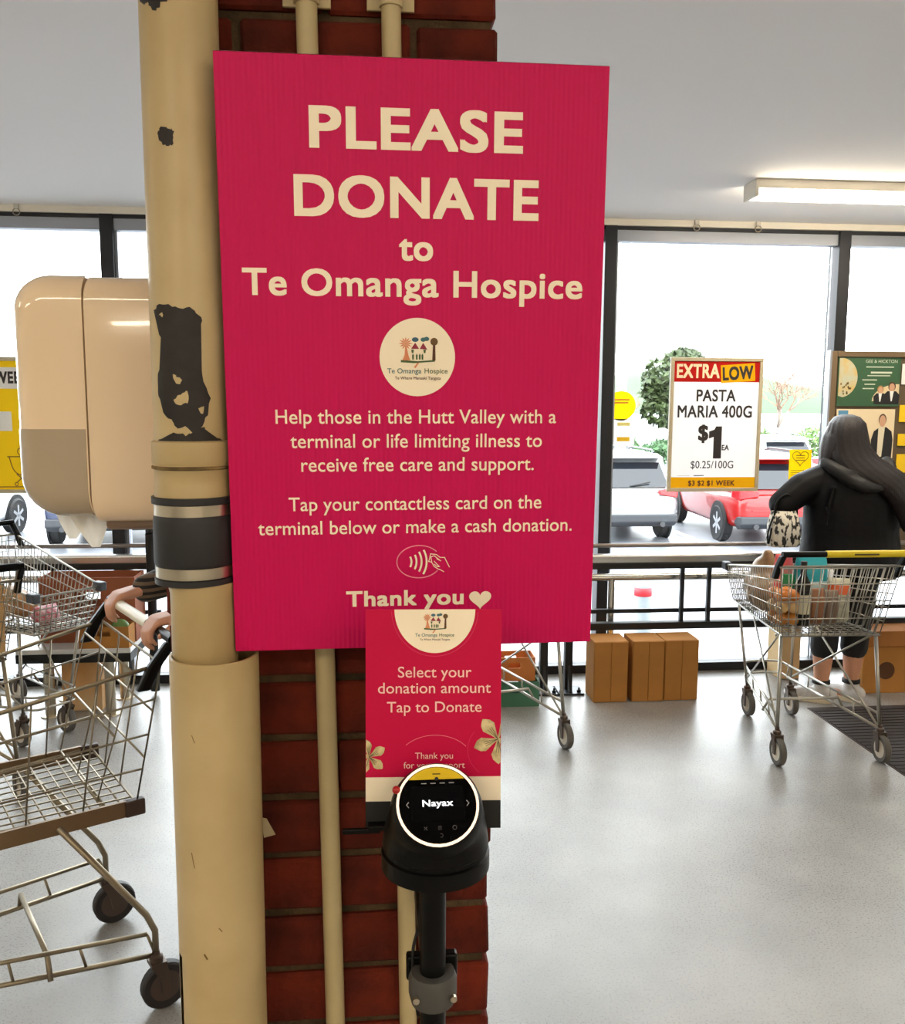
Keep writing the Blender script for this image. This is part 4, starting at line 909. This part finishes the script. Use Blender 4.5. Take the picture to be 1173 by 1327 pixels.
def hand(m, wrist, d, n_, curl, spread, thumb, s=1.0):
    """palm plus five unequal bent fingers; d along the hand, n_ palm normal, curl in radians per joint"""
    wrist, d, n_, = Vector(wrist), Vector(d).normalized(), Vector(n_).normalized(); sd = d.cross(n_).normalized()
    for k in range(4):
        o = (k-1.5)*.019*s; m.capsule(wrist+sd*o*.6, .017*s, wrist+d*.085*s+sd*o, .0125*s)
        p = wrist+d*.088*s+sd*o; dd = d.copy(); L_ = (.034, .040, .038, .030)[k]*s
        for j in range(3):
            dd = (Matrix.Rotation(curl, 3, sd) @ dd); q = p+dd*L_*(1, .75, .6)[j]; m.capsule(p, (.0092-.0009*j)*s, q, (.0085-.0009*j)*s); p = q
    p = wrist+d*.03*s+sd*thumb*.03*s; dd = (d+sd*thumb*.9+n_*.3).normalized()
    for j in range(3):
        q = p+dd*(.036, .03, .024)[j]*s; m.capsule(p, (.0125, .0105, .0095)[j]*s, q, (.011, .0098, .0085)[j]*s); p = q; dd = (dd+d*.5+n_*.25).normalized()
# woman at the trolley, seen from behind
WO = Vector((2.5, 4.45, 0)); wom = thing('person', 'person with long dark hair in a black hooded jacket, standing behind the full trolley', 'person', WO)
T = lambda m: [setattr(m, 'v', [(v[0]-WO.x, v[1]-WO.y, v[2]) for v in m.v]), m][1]
m = MB(); HC = (2.475, 4.47, 1.435); wf = (-.35, 1, 0); head_blobs(m, HC, wf)
m.capsule((2.49, 4.46, 1.24), .05, (2.48, 4.465, 1.35), .048)
m.sphere((2.52, 4.46, 1.10), (.2, .13, .19)); m.sphere((2.53, 4.46, .9), (.2, .14, .2)); m.sphere((2.53, 4.46, .78), (.21, .15, .13))
m.capsule((2.39, 4.46, 1.20), .055, (2.66, 4.46, 1.20), .055)
m.capsule((2.36, 4.46, 1.19), .05, (2.14, 4.42, 1.09), .042); m.capsule((2.14, 4.42, 1.09), .04, (2.27, 4.64, 1.10), .028); hand(m, (2.27, 4.64, 1.10), (.5, 1, .1), (.3, 0, -1), .5, 0, 1)
m.capsule((2.69, 4.46, 1.19), .05, (2.79, 4.5, 1.0), .042); m.capsule((2.79, 4.5, 1.0), .04, (2.62, 4.66, 1.05), .028); hand(m, (2.62, 4.66, 1.05), (-.6, 1, .1), (-.2, 0, -1), .5, 0, -1)
for hx, kx, ax in ((2.44, 2.43, 2.425), (2.62, 2.60, 2.595)):
    m.capsule((hx, 4.46, .78), .095, (kx, 4.45, .45), .06); m.capsule((kx, 4.45, .45), .058, (kx, 4.462, .33), .062); m.capsule((kx, 4.462, .33), .062, (ax, 4.46, .09), .036)
    m.capsule((ax, 4.45, .05), .03, (ax-.06, 4.52, .03), .026)
blob('body', T(m), skin, wom, .009); eyes(wom, HC, wf, WO)
jk = M('black_jacket', lin(7, 7, 11), .55, 0, .18, bump=.6, bscale=9)
def eloft(m, secs, n=28, mod=0, freq=9):
    m.loft([[(x+a*(1+mod*math.sin(freq*2*math.pi*j/n+z*9))*math.cos(2*math.pi*j/n), y+b_*(1+mod*math.sin(freq*2*math.pi*j/n+z*9))*math.sin(2*math.pi*j/n), z) for j in range(n)] for x, y, z, a, b_ in secs])
m = MB(); eloft(m, [(2.54, 4.45, .69, .255, .18), (2.54, 4.45, .74, .272, .192), (2.54, 4.45, .82, .268, .188), (2.535, 4.45, .92, .256, .176), (2.53, 4.45, 1.02, .25, .172), (2.525, 4.45, 1.12, .248, .165), (2.525, 4.45, 1.20, .238, .145), (2.525, 4.45, 1.255, .2, .115), (2.52, 4.452, 1.30, .13, .09), (2.505, 4.455, 1.335, .085, .082), (2.495, 4.455, 1.365, .076, .074)])
m.capsule((2.38, 4.455, 1.21), .088, (2.25, 4.435, 1.165), .084); m.capsule((2.25, 4.435, 1.165), .084, (2.135, 4.415, 1.085), .072); m.capsule((2.135, 4.415, 1.085), .070, (2.255, 4.62, 1.10), .046)
m.capsule((2.66, 4.46, 1.20), .09, (2.74, 4.48, 1.11), .082); m.capsule((2.74, 4.48, 1.11), .082, (2.785, 4.5, .99), .072); m.capsule((2.785, 4.5, .99), .07, (2.63, 4.645, 1.05), .046)
m.tube([(2.36, 4.32, 1.19), (2.335, 4.315, 1.09), (2.33, 4.31, .98)], [.008, .016, .006], 8)
blob('jacket', T(m), jk, wom, .009, 12)
m = MB(); hd = catmull([Vector(p) for p in ((2.36, 4.42, 1.30), (2.40, 4.33, 1.25), (2.47, 4.285, 1.20), (2.55, 4.275, 1.18), (2.63, 4.30, 1.21), (2.69, 4.36, 1.26), (2.70, 4.43, 1.30))], 5)
for i in range(len(hd)-1): m.capsule(hd[i], .032+.005*math.sin(i*.7), hd[i+1], .032+.005*math.sin((i+1)*.7))
eloft(m, [(2.53, 4.33, 1.17, .10, .03), (2.53, 4.325, 1.21, .145, .05), (2.53, 4.34, 1.27, .15, .06), (2.525, 4.37, 1.32, .12, .05)])
blob('hood', T(m), M('jacket_hood', lin(18, 17, 19), .6, bump=.4, bscale=20), wom, .009, 14)
m = MB()
for hx, kx in ((2.44, 2.43), (2.62, 2.60)):
    m.capsule((hx, 4.46, .80), .105, (kx, 4.45, .46), .076); m.capsule((kx, 4.45, .46), .076, (kx, 4.46, .30), .072)
m.sphere((2.53, 4.46, .80), (.225, .16, .1)); blob('leggings', T(m), M('black_leggings', lin(14, 14, 17), .7), wom, .010, 3)
for ax, nm in ((2.425, 0), (2.595, 1)):
    m = MB(); d = Vector((-.75, .5, 0)) if nm == 0 else Vector((-.35, .7, 0)); d.normalize(); c = Vector((ax, 4.455, 0))
    m.capsule(c+Vector((0, 0, .05))-d*.04, .042, c+d*.10+Vector((0, 0, .035)), .036); m.capsule(c+d*.10+Vector((0, 0, .035)), .036, c+d*.165+Vector((0, 0, .03)), .026); m.capsule(c+Vector((0, 0, .06)), .04, c+Vector((0, 0, .095)), .04)
    m.v = [(v[0], v[1], max(.016, v[2])) for v in m.v]
    sh = blob('shoe', T(m), M('sneaker_white', lin(206, 202, 198), .6, var=.12, vscale=30), wom, .006, 3)
    s_ = MB(); k = 14; ol = []
    for j in range(k):
        a = 2*math.pi*j/k; ol.append(c+d*(.06+.122*math.cos(a))+Vector((-d.y, d.x, 0))*.046*math.sin(a))
    s_.loft([[v-WO+Vector((0, 0, z)) for v in ol] for z in (0, .022)]); s_.build('sole', M('sole_cream', lin(222, 206, 178), .6), sh, bevel=.004)
    MB().lathe([(.040, .10), (.047, .103), (.047, .122), (.040, .125)], 18, c=(ax-WO.x, 4.46-WO.y, 0)).build('ankle_band', blackm, wom, True)
m = MB()                                      # hair: over the skull, then a long fall to her right shoulder
eloft(m, [(2.48, 4.455, 1.55, .025, .03), (2.48, 4.45, 1.537, .06, .068), (2.48, 4.445, 1.505, .088, .094), (2.478, 4.44, 1.45, .101, .104), (2.482, 4.425, 1.39, .108, .10), (2.50, 4.39, 1.33, .128, .085), (2.545, 4.345, 1.28, .15, .068), (2.60, 4.305, 1.235, .15, .05), (2.665, 4.29, 1.18, .115, .045), (2.72, 4.295, 1.11, .075, .04), (2.75, 4.305, 1.03, .05, .03), (2.765, 4.315, .95, .02, .015)], 72, .016, 19)
eloft(m, [(2.44, 4.45, 1.49, .05, .075), (2.415, 4.455, 1.43, .048, .085), (2.395, 4.45, 1.37, .042, .075), (2.375, 4.44, 1.32, .03, .05), (2.365, 4.435, 1.28, .012, .02)], 36, .03, 9)
hr_o = m.build('hair', hairm, wom, True); hr_o.data.transform(Matrix.Translation(-WO))
# handbag on her arm
hb = thing('handbag', 'black and white patterned handbag hanging from the woman\'s bent arm', 'bag', (2.13, 4.38, .87))
bagm = M('zebra_print', lin(214, 208, 194), .6, col2=lin(22, 20, 20), vscale=62, stretch=(1, 1, .5))
for n_ in bagm.node_tree.nodes:
    if n_.type == 'VALTORGB': n_.color_ramp.elements[0].position = .44; n_.color_ramp.elements[1].position = .5
    if n_.type == 'TEX_NOISE': n_.inputs['Detail'].default_value = 1
rg = []
for s, a, b_ in ((0, .9, .8), (.1, 1, 1), (.6, .95, .9), (1, .78, .5)):
    rg.append([(.085*a*math.copysign(abs(math.cos(k*.3142))**.6, math.cos(k*.3142)), .055*b_*math.copysign(abs(math.sin(k*.3142))**.6, math.sin(k*.3142)), .185*s) for k in range(20)])
MB().loft(rg).build('bag_body', bagm, hb, True)
for sy in (-.02, .02): MB().tube(catmull([Vector(p) for p in ((-.06, sy, .16), (-.05, sy, .23), (0, sy, .27), (.05, sy, .23), (.06, sy, .16))]), .006, 8).build('strap', blackp, hb, True)
MB().tube(catmull([Vector(p) for p in ((-.07, -.03, .16), (-.10, -.04, .08), (-.095, -.04, .02), (-.08, -.035, .10))]), .005, 6).build('loose_strap', blackp, hb, True)

# person pushing the empty trolley, mostly hidden behind the pillar
PO = Vector((-.33, 2.76, 0)); per = thing('person', 'person in a striped dark jumper behind the brick pillar pushing the empty trolley', 'person', PO)
T2 = lambda m: [setattr(m, 'v', [(v[0]-PO.x, v[1]-PO.y, v[2]) for v in m.v]), m][1]
pf = Vector((-.86, -.51, 0)); ps_ = Vector((-.51, .86, 0))
def pp(f, s, z): v = PO+pf*f+ps_*s; return (v.x, v.y, z)
HZ = 1.005
TO = Vector((-.695, 2.45, 0)); hp_ = lambda lx: TO+ps_*lx-pf*.06+Vector((0, 0, HZ))
hl, hr = hp_(.215), hp_(-.15)
m = MB(); HC2 = pp(.06, 0, 1.56); head_blobs(m, HC2, pf); m.capsule(pp(.02, 0, 1.36), .052, pp(.04, 0, 1.47), .05)
m.sphere(pp(0, 0, 1.2), (.16, .16, .2)); m.sphere(pp(-.03, 0, 1.0), (.15, .15, .18)); m.capsule(pp(0, -.16, 1.34), .065, pp(0, .16, 1.34), .065)
el, er = pp(.02, .24, 1.08), pp(.02, -.22, 1.08)
wl = hl-pf*.085+Vector((0, 0, .035)); wr = hr-pf*.085+Vector((0, 0, .03))
m.capsule(pp(0, .18, 1.33), .055, el, .042); m.capsule(el, .04, wl, .028); m.capsule(pp(0, -.18, 1.33), .055, er, .042); m.capsule(er, .04, wr, .028)
hand(m, wl, (hl+Vector((0, 0, .022))-wl), (0, 0, -1), .75, 0, -1); hand(m, wr, (hr+Vector((0, 0, .022))-wr), (0, 0, -1), .75, 0, 1)
feet = ((pp(.16, -.1, .1)), (pp(-.14, .1, .1)))
for s, ft in ((-.1, feet[0]), (.1, feet[1])):
    kn = ((ft[0]+pp(.04, s, 0)[0])/2+pf.x*.03, (ft[1]+pp(.04, s, 0)[1])/2+pf.y*.03, .48)
    m.capsule(pp(-.03, s*.9, .88), .085, kn, .058); m.capsule(kn, .056, ft, .038)
    m.capsule((ft[0], ft[1], .05), .035, (ft[0]+pf.x*.09, ft[1]+pf.y*.09, .035), .028)
blob('body', T2(m), skin, per, .0065, 3); eyes(per, HC2, pf, PO)
jum = M('striped_jumper', lin(112, 92, 72), .8); wave(jum, 16, 0, 'Z', colour=lin(30, 26, 26))
m = MB(); m.sphere(pp(0, 0, 1.2), (.185, .185, .21)); m.sphere(pp(-.03, 0, 1.0), (.18, .18, .2)); m.capsule(pp(0, -.17, 1.33), .08, pp(0, .17, 1.33), .08)
for sh_, e_, w_ in ((pp(0, .18, 1.32), el, wl), (pp(0, -.18, 1.32), er, wr)):
    e_ = Vector(e_); k = e_.lerp(Vector(w_), .99); m.capsule(sh_, .075, e_, .068); m.capsule(e_, .068, k, .044)
blob('jumper', T2(m), jum, per, .010, 3)
m = MB()
for s, ft in ((-.1, feet[0]), (.1, feet[1])):
    kn = ((ft[0]+pp(.04, s, 0)[0])/2+pf.x*.03, (ft[1]+pp(.04, s, 0)[1])/2+pf.y*.03, .48)
    m.capsule(pp(-.03, s*.9, .9), .10, kn, .072); m.capsule(kn, .072, (ft[0], ft[1], .12), .058)
m.sphere(pp(-.03, 0, .92), (.18, .18, .12)); blob('trousers', T2(m), M('black_trousers', lin(20, 20, 24), .8), per, .010, 3)
for ft in feet:
    m = MB(); c = Vector((ft[0], ft[1], 0)); m.capsule(c-pf*.03+Vector((0, 0, .05)), .045, c+pf*.13+Vector((0, 0, .035)), .034); m.capsule(c+Vector((0, 0, .06)), .045, c+Vector((0, 0, .1)), .045)
    m.v = [(v[0], v[1], max(.0, v[2])) for v in m.v]; blob('shoe', T2(m), M('black_shoe', lin(18, 17, 18), .5), per, .008, 2)
m = MB(); h2 = Vector(HC2); m.sphere(h2+Vector((0, 0, .03))-pf*.02, (.088, .088, .09), 16, 10); m.sphere(h2-pf*.045, (.075, .075, .1)); blob('hair', T2(m), M('brown_hair', lin(66, 46, 34), .5, bump=.4), per, .009, 2)

# ================================================================== OUTSIDE
def car(lab, loc, rz, paint, suv=True, group=None):
    t = thing('parked_car', lab, 'car', loc, (0, 0, rz), group); H = 1.66 if suv else 1.46; hw = .92; zb = .24
    st = [(-2.25, .80, .45, .86), (-2.18, .86, .36, .95), (-1.9, .91, .27, 1.0), (-1.0, .92, zb, 1.0), (0, .92, zb, .98), (1.0, .92, zb, .97), (1.35, .91, zb, .95), (1.95, .87, .28, .82), (2.2, .78, .38, .66)]
    rings = []
    for y, w_, z0, z1 in st:
        rings.append([(-w_*.55, y, z1+.015), (-w_*.93, y, z1-.015), (-w_, y, z1-.12), (-w_*1.005, y, (z0+z1)/2), (-w_*.97, y, z0+.1), (-w_*.86, y, z0), (w_*.86, y, z0), (w_*.97, y, z0+.1), (w_*1.005, y, (z0+z1)/2), (w_, y, z1-.12), (w_*.93, y, z1-.015), (w_*.55, y, z1+.015)])
    bd = MB().loft(rings).build('body', paint, t, True); sb = bd.modifiers.new('s', 'SUBSURF'); sb.levels = 1; sb.render_levels = 2
    gs = [(-2.12, .74, .95, .98), (-1.72, .70, .95, H-.08), (-1.4, .68, .95, H), (-.2, .68, .95, H+.01), (.45, .66, .95, H-.06), (1.2, .70, .93, .98)] if suv else [(-1.9, .74, .93, .97), (-1.3, .68, .93, H-.06), (-.6, .66, .93, H), (.1, .66, .93, H), (.6, .66, .93, H-.08), (1.3, .72, .92, .97)]
    rings = []
    for y, w_, z0, z1 in gs:
        rings.append([(-.84, y, z0), (-.80, y, z0+(z1-z0)*.3), (-w_, y, z1-.02), (-w_*.7, y, z1), (w_*.7, y, z1), (w_, y, z1-.02), (.80, y, z0+(z1-z0)*.3), (.84, y, z0)])
    cb_ = MB().loft(rings).build('cabin', paint, t, True)
    gl = M('car_glass', lin(22, 26, 32), .05, 0, .6)
    yb0, zb0, yb1, zb1 = (-2.115, 1.06, -1.78, H-.16) if suv else (-1.84, 1.02, -1.36, H-.12)
    rw = MB().add([(-.70, yb0-.02, zb0), (.70, yb0-.02, zb0), (.60, yb1-.03, zb1), (-.60, yb1-.03, zb1), (-.70, yb0+.01, zb0), (.70, yb0+.01, zb0), (.60, yb1, zb1), (-.60, yb1, zb1)], [(0, 1, 2, 3), (4, 7, 6, 5), (0, 4, 5, 1), (1, 5, 6, 2), (2, 6, 7, 3), (3, 7, 4, 0)]).build('rear_window', gl, t)
    MB().tube([(-.05, yb0-.03, zb0+.02), (.34, yb0+.0, zb0+.09)], .012, 6).build('wiper', blackm, rw)
    for sx in (-1, 1):
        for a, b_ in ((-1.62, -1.12), (-1.06, -.12), (-.04, .86)):
            tpa = (H-.13) if b_ < .5 else H-.16
            MB().add([(sx*.842, a, 1.03), (sx*.842, b_, 1.03), (sx*.715, min(b_, .5), tpa), (sx*.715, a+.06, tpa), (sx*.80, a, 1.03), (sx*.80, b_, 1.03), (sx*.67, min(b_, .5), tpa), (sx*.67, a+.06, tpa)], [(0, 1, 2, 3), (7, 6, 5, 4), (0, 4, 5, 1), (1, 5, 6, 2), (2, 6, 7, 3), (3, 7, 4, 0)]).build('side_window', gl, t)
        tl = M('tail_light_red', lin(190, 20, 26), .2, 0, .5)
        m = MB(); m.loft([[(sx*.50, -2.245, .93), (sx*.50, -2.235, 1.0), (sx*.50, -2.10, 1.0), (sx*.50, -2.10, .93)], [(sx*.84, -2.20, .87), (sx*.84, -2.18, 1.04), (sx*.84, -2.05, 1.04), (sx*.84, -2.05, .87)], [(sx*.925, -2.0, .90), (sx*.92, -2.0, 1.03), (sx*.90, -1.9, 1.03), (sx*.90, -1.9, .9)]]); m.build('tail_light', tl, t, bevel=.01)
        MB().box(sx*.60-.10, sx*.60+.10, -2.275, -2.2, .50, .54).build('reflector', tl, t)
        MB().lathe([(.045, -2.30), (.05, -2.30), (.05, -2.15), (.045, -2.15)], 14, c=(sx*.55, 0, .38), axis='Y').build('exhaust', M('exhaust_dark', lin(50, 50, 52), .5), t)
        MB().box(sx*.98-.08, sx*.98+.08, .55, .68, 1.0, 1.13).build('mirror', paint, t, bevel=.03)
        for y in (-1.35, 1.32):
            MB().lathe([(.0, -.03), (.40, -.03), (.40, .012), (0, .012)], 28, c=(sx*.915, y, .37), axis='X').build('wheel_arch', blackm, t)
            wh = MB().lathe([(.2, -.1), (.31, -.11), (.345, -.08), (.345, .08), (.31, .11), (.2, .1)], 28, c=(sx*.85, y, .345), axis='X').build('wheel', M('car_tyre', lin(26, 26, 28), .7), t, 'auto')
            rm = MB(); rm.lathe([(.19, -.02), (.225, -.02), (.225, .10), (.19, .095)], 24, c=(sx*.85, y, .345), axis='X', caps=False)
            for k in range(6):
                a = k*math.pi/3; rm.box(-.012, .012, -.03, .03, 0, .21, Matrix.Translation((sx*.94, y, .345)) @ Matrix.Rotation(a, 4, 'X'))
            rm.build('rim', M('alloy', lin(190, 192, 196), .3, .8), wh)
    MB().loft([[(-.80, -2.20, .34), (.80, -2.20, .34), (.80, -2.0, .30), (-.80, -2.0, .30)], [(-.84, -2.285, .42), (.84, -2.285, .42), (.86, -2.0, .42), (-.86, -2.0, .42)], [(-.84, -2.28, .56), (.84, -2.28, .56), (.86, -2.0, .56), (-.86, -2.0, .56)]]).build('rear_bumper', M('bumper_dark', lin(44, 46, 50), .5), t, bevel=.02)
    pl_ = MB().box(-.18, .18, -2.275, -2.2, .78, .90).build('number_plate', M('plate_white', lin(226, 228, 226), .5), t); 
    MB().box(-.62, .62, -2.255, -2.2, .655, .675).build('tailgate_crease', paint, t, bevel=.006)
    if suv:
        MB().loft([[(-.62, -1.98, H-.075), (.62, -1.98, H-.075), (.62, -1.98, H-.055), (-.62, -1.98, H-.055)], [(-.66, -1.5, H-.06), (.66, -1.5, H-.06), (.66, -1.5, H-.005), (-.66, -1.5, H-.005)]]).build('roof_spoiler', paint, t, bevel=.008)
        for sx in (-1, 1): MB().tube([(sx*.62, -1.4, H+.0), (sx*.62, -1.3, H+.05), (sx*.60, .0, H+.055), (sx*.58, .2, H)], .018, 8).build('roof_rail', M('rail_dark', lin(50, 50, 54), .4), t)
    return t
PT = lambda n, c, mt=.3: M(n, lin(*c), .3, mt, .5, coat=.5)
car('silver four wheel drive car parked outside, seen from behind', (4.85, 18.2, -1), 0, PT('silver_paint', (150, 152, 154), .5))
car('red four wheel drive car parked beside the silver one', (7.62, 17.7, -1), R(-2), PT('red_paint', (150, 20, 18), .2))
car('white car parked in the row beyond the red car', (12.2, 27, -1), 0, PT('white_paint', (226, 228, 230), 0))
car('white car parked in the row beyond the silver car', (7.2, 28, -1), R(2), PT('white_paint', (226, 228, 230), 0), suv=False)
car('dark blue car parked outside behind the towel dispenser', (-5.05, 18.2, -1), R(6), PT('navy_paint', (40, 48, 74), .3), suv=False)
car('white car with dark wheels parked left of the dark blue car', (-8.05, 17.0, -1), R(-6), PT('white_paint', (226, 228, 230), 0))
bo = thing('bollard', 'grey round bollard with a red band outside the window', 'bollard', (2.705, 8.5, -1))
MB().lathe([(.088, 0), (.088, .78), (.08, .812), (0, .815)], 24).build('post', M('bollard_grey', lin(140, 148, 152), .6), bo, 'auto')
MB().lathe([(.0885, .70), (.0895, .70), (.0895, .785), (.0885, .785)], 24, caps=False).build('red_band', M('bollard_red', lin(216, 40, 50), .5), bo, True)
lp = thing('lamp_post', 'tall pale car park lamp post outside the window', 'lamp post', (6.3, 22, -1))
MB().lathe([(.22, 0), (.22, .3), (.14, .35), (.09, 9)], 16).build('mast', M('post_pale', lin(170, 190, 200), .5), lp, 'auto')
MB().box(-.15, 1.2, -.12, .12, 8.95, 9.07).build('lamp_head', M('post_pale', lin(170, 190, 200), .5), lp, bevel=.03)
def leaf_cloud(m, c, rad, n, size, rd):
    for _ in range(n):
        while True:
            p = Vector((rd.uniform(-1, 1), rd.uniform(-1, 1), rd.uniform(-1, 1)))
            if p.length < 1: break
        p = p.normalized()*p.length**.5
        q = Vector(c)+Vector((p.x*rad[0], p.y*rad[1], p.z*rad[2])); a = Vector((rd.uniform(-1, 1), rd.uniform(-1, 1), rd.uniform(-1, 1))).normalized(); b_ = a.orthogonal().normalized(); s = size*rd.uniform(.6, 1.3)
        m.add([q-a*s, q+b_*s*.5, q+a*s, q-b_*s*.5], [(0, 1, 2, 3)])
def leafy(name, lab, loc, clumps, n, size, col, trunk=None, seed=1):
    t = thing(name, lab, 'tree' if trunk else 'bush', loc); rd = random.Random(seed); m = MB()
    for c, r_ in clumps: leaf_cloud(m, c, r_, n, size, rd)
    m.build('foliage', M('leaf_'+name+str(seed), lin(*col), .6, var=.4, vscale=1.5), t, fixn=False)
    b_ = MB(); top = trunk or .5
    b_.tube([(0, 0, 0), (.05, 0, top*.5), (0, 0, top)], [.16, .12, .07] if trunk else .05, 8)
    if trunk:
        for k in range(4): b_.tube([(0, 0, top*.6), (math.cos(k*1.6)*.8, math.sin(k*1.6)*.8, top+.3)], [.07, .03], 6)
    b_.build('trunk', M('bark', lin(96, 80, 66), .9), t, True)
leafy('evergreen_tree', 'dark evergreen tree beyond the car park behind the price sign', (14.1, 40, -1), [((-.2, 0, 3.9), (1.5, 1.4, .9)), ((.5, 0, 2.9), (1.9, 1.5, .9)), ((-.4, 0, 2.3), (1.3, 1.2, .8)), ((.2, 0, 4.5), (.9, .9, .6)), ((-.6, .2, 3.2), (1.1, 1, .6))], 520, .22, (58, 72, 36), trunk=3.5, seed=2)
for k, (x, y, wd, h, col) in enumerate(((10.6, 37, .85, 1.0, (70, 104, 56)), (12.6, 38, .85, .9, (60, 100, 54)), (16.9, 38, .95, 1.3, (92, 120, 64)), (19.6, 38.5, 1.25, 1.35, (100, 130, 66)), (23, 39, 1.5, 1.4, (84, 112, 60)), (-14, 38, 2.4, 1.3, (84, 108, 60)))):
    leafy('shrub', ('low green shrub at the far edge of the car park, left of the evergreen', 'low dark green shrub under the evergreen tree', 'olive shrub between the evergreen and the bare tree', 'bright green shrub below the bare tree', 'green shrub right of the bare tree', 'green shrub beyond the white car and dark blue car')[k], (x, y, -1), [((0, 0, h*.55), (wd, 1, h*.6)), ((wd*.3, 0, h*.7), (wd*.6, .8, h*.5))], 380, .13, col, seed=10+k)
def bare(lab, loc, H, seed, tw):
    t = thing('bare_tree', lab, 'tree', loc); rd = random.Random(seed); tr_, tw_ = MB(), MB()
    def grow(p, d, L_, r_, lev):
        q = p+d*L_; (tr_ if lev < 2 else tw_).tube([p, p.lerp(q, .5)+Vector((rd.uniform(-1, 1), rd.uniform(-1, 1), 0))*L_*.06, q], [r_, r_*.85, r_*.7], 5 if lev < 2 else 3)
        if lev >= 6: return
        for _ in range(3):
            nd = (d+Vector((rd.uniform(-1, 1), rd.uniform(-1, 1), rd.uniform(-.3, .6)))*.75).normalized(); grow(q, nd, L_*rd.uniform(.6, .82), r_*.6, lev+1)
    grow(Vector((0, 0, 0)), Vector((0, 0, 1)), H*.28, .13, 0)
    tr_.build('trunk', M('pale_bark', lin(150, 136, 124), .9), t, True, fixn=False); tw_.build('twigs', M('twig_'+str(seed), lin(*tw), .9), t, fixn=False)
bare('leafless pale tree right of the price sign beyond the car park', (19.4, 41, -1), 5.4, 4, (150, 122, 106))
bare('leafless brownish tree left of the evergreen beyond the car park', (12.2, 43, -1), 3.6, 9, (160, 130, 112))
hm = MB(); rd = random.Random(5)
ridge = []
for i in range(61):
    x = -500+i*25; ridge.append((x, 15+9*math.sin(i*.43)+6*math.sin(i*.97+1)+rd.uniform(-1, 1)+(10*math.exp(-((x-135)/60)**2))))
for j in range(3): pass
rows = []
for s in (0, .35, .7, 1):
    rows.append([(x, 330+s*120+8*math.sin(x*.05+s*5), -2+(h+2)*math.sin(s*math.pi/2)) for x, h in ridge])
hm.loft(rows, caps=False, closed=False)
tag(hm.build('ground_hills', M('bush_hills', lin(66, 86, 60), .9, var=.12, vscale=.03), smooth=True), kind='structure')
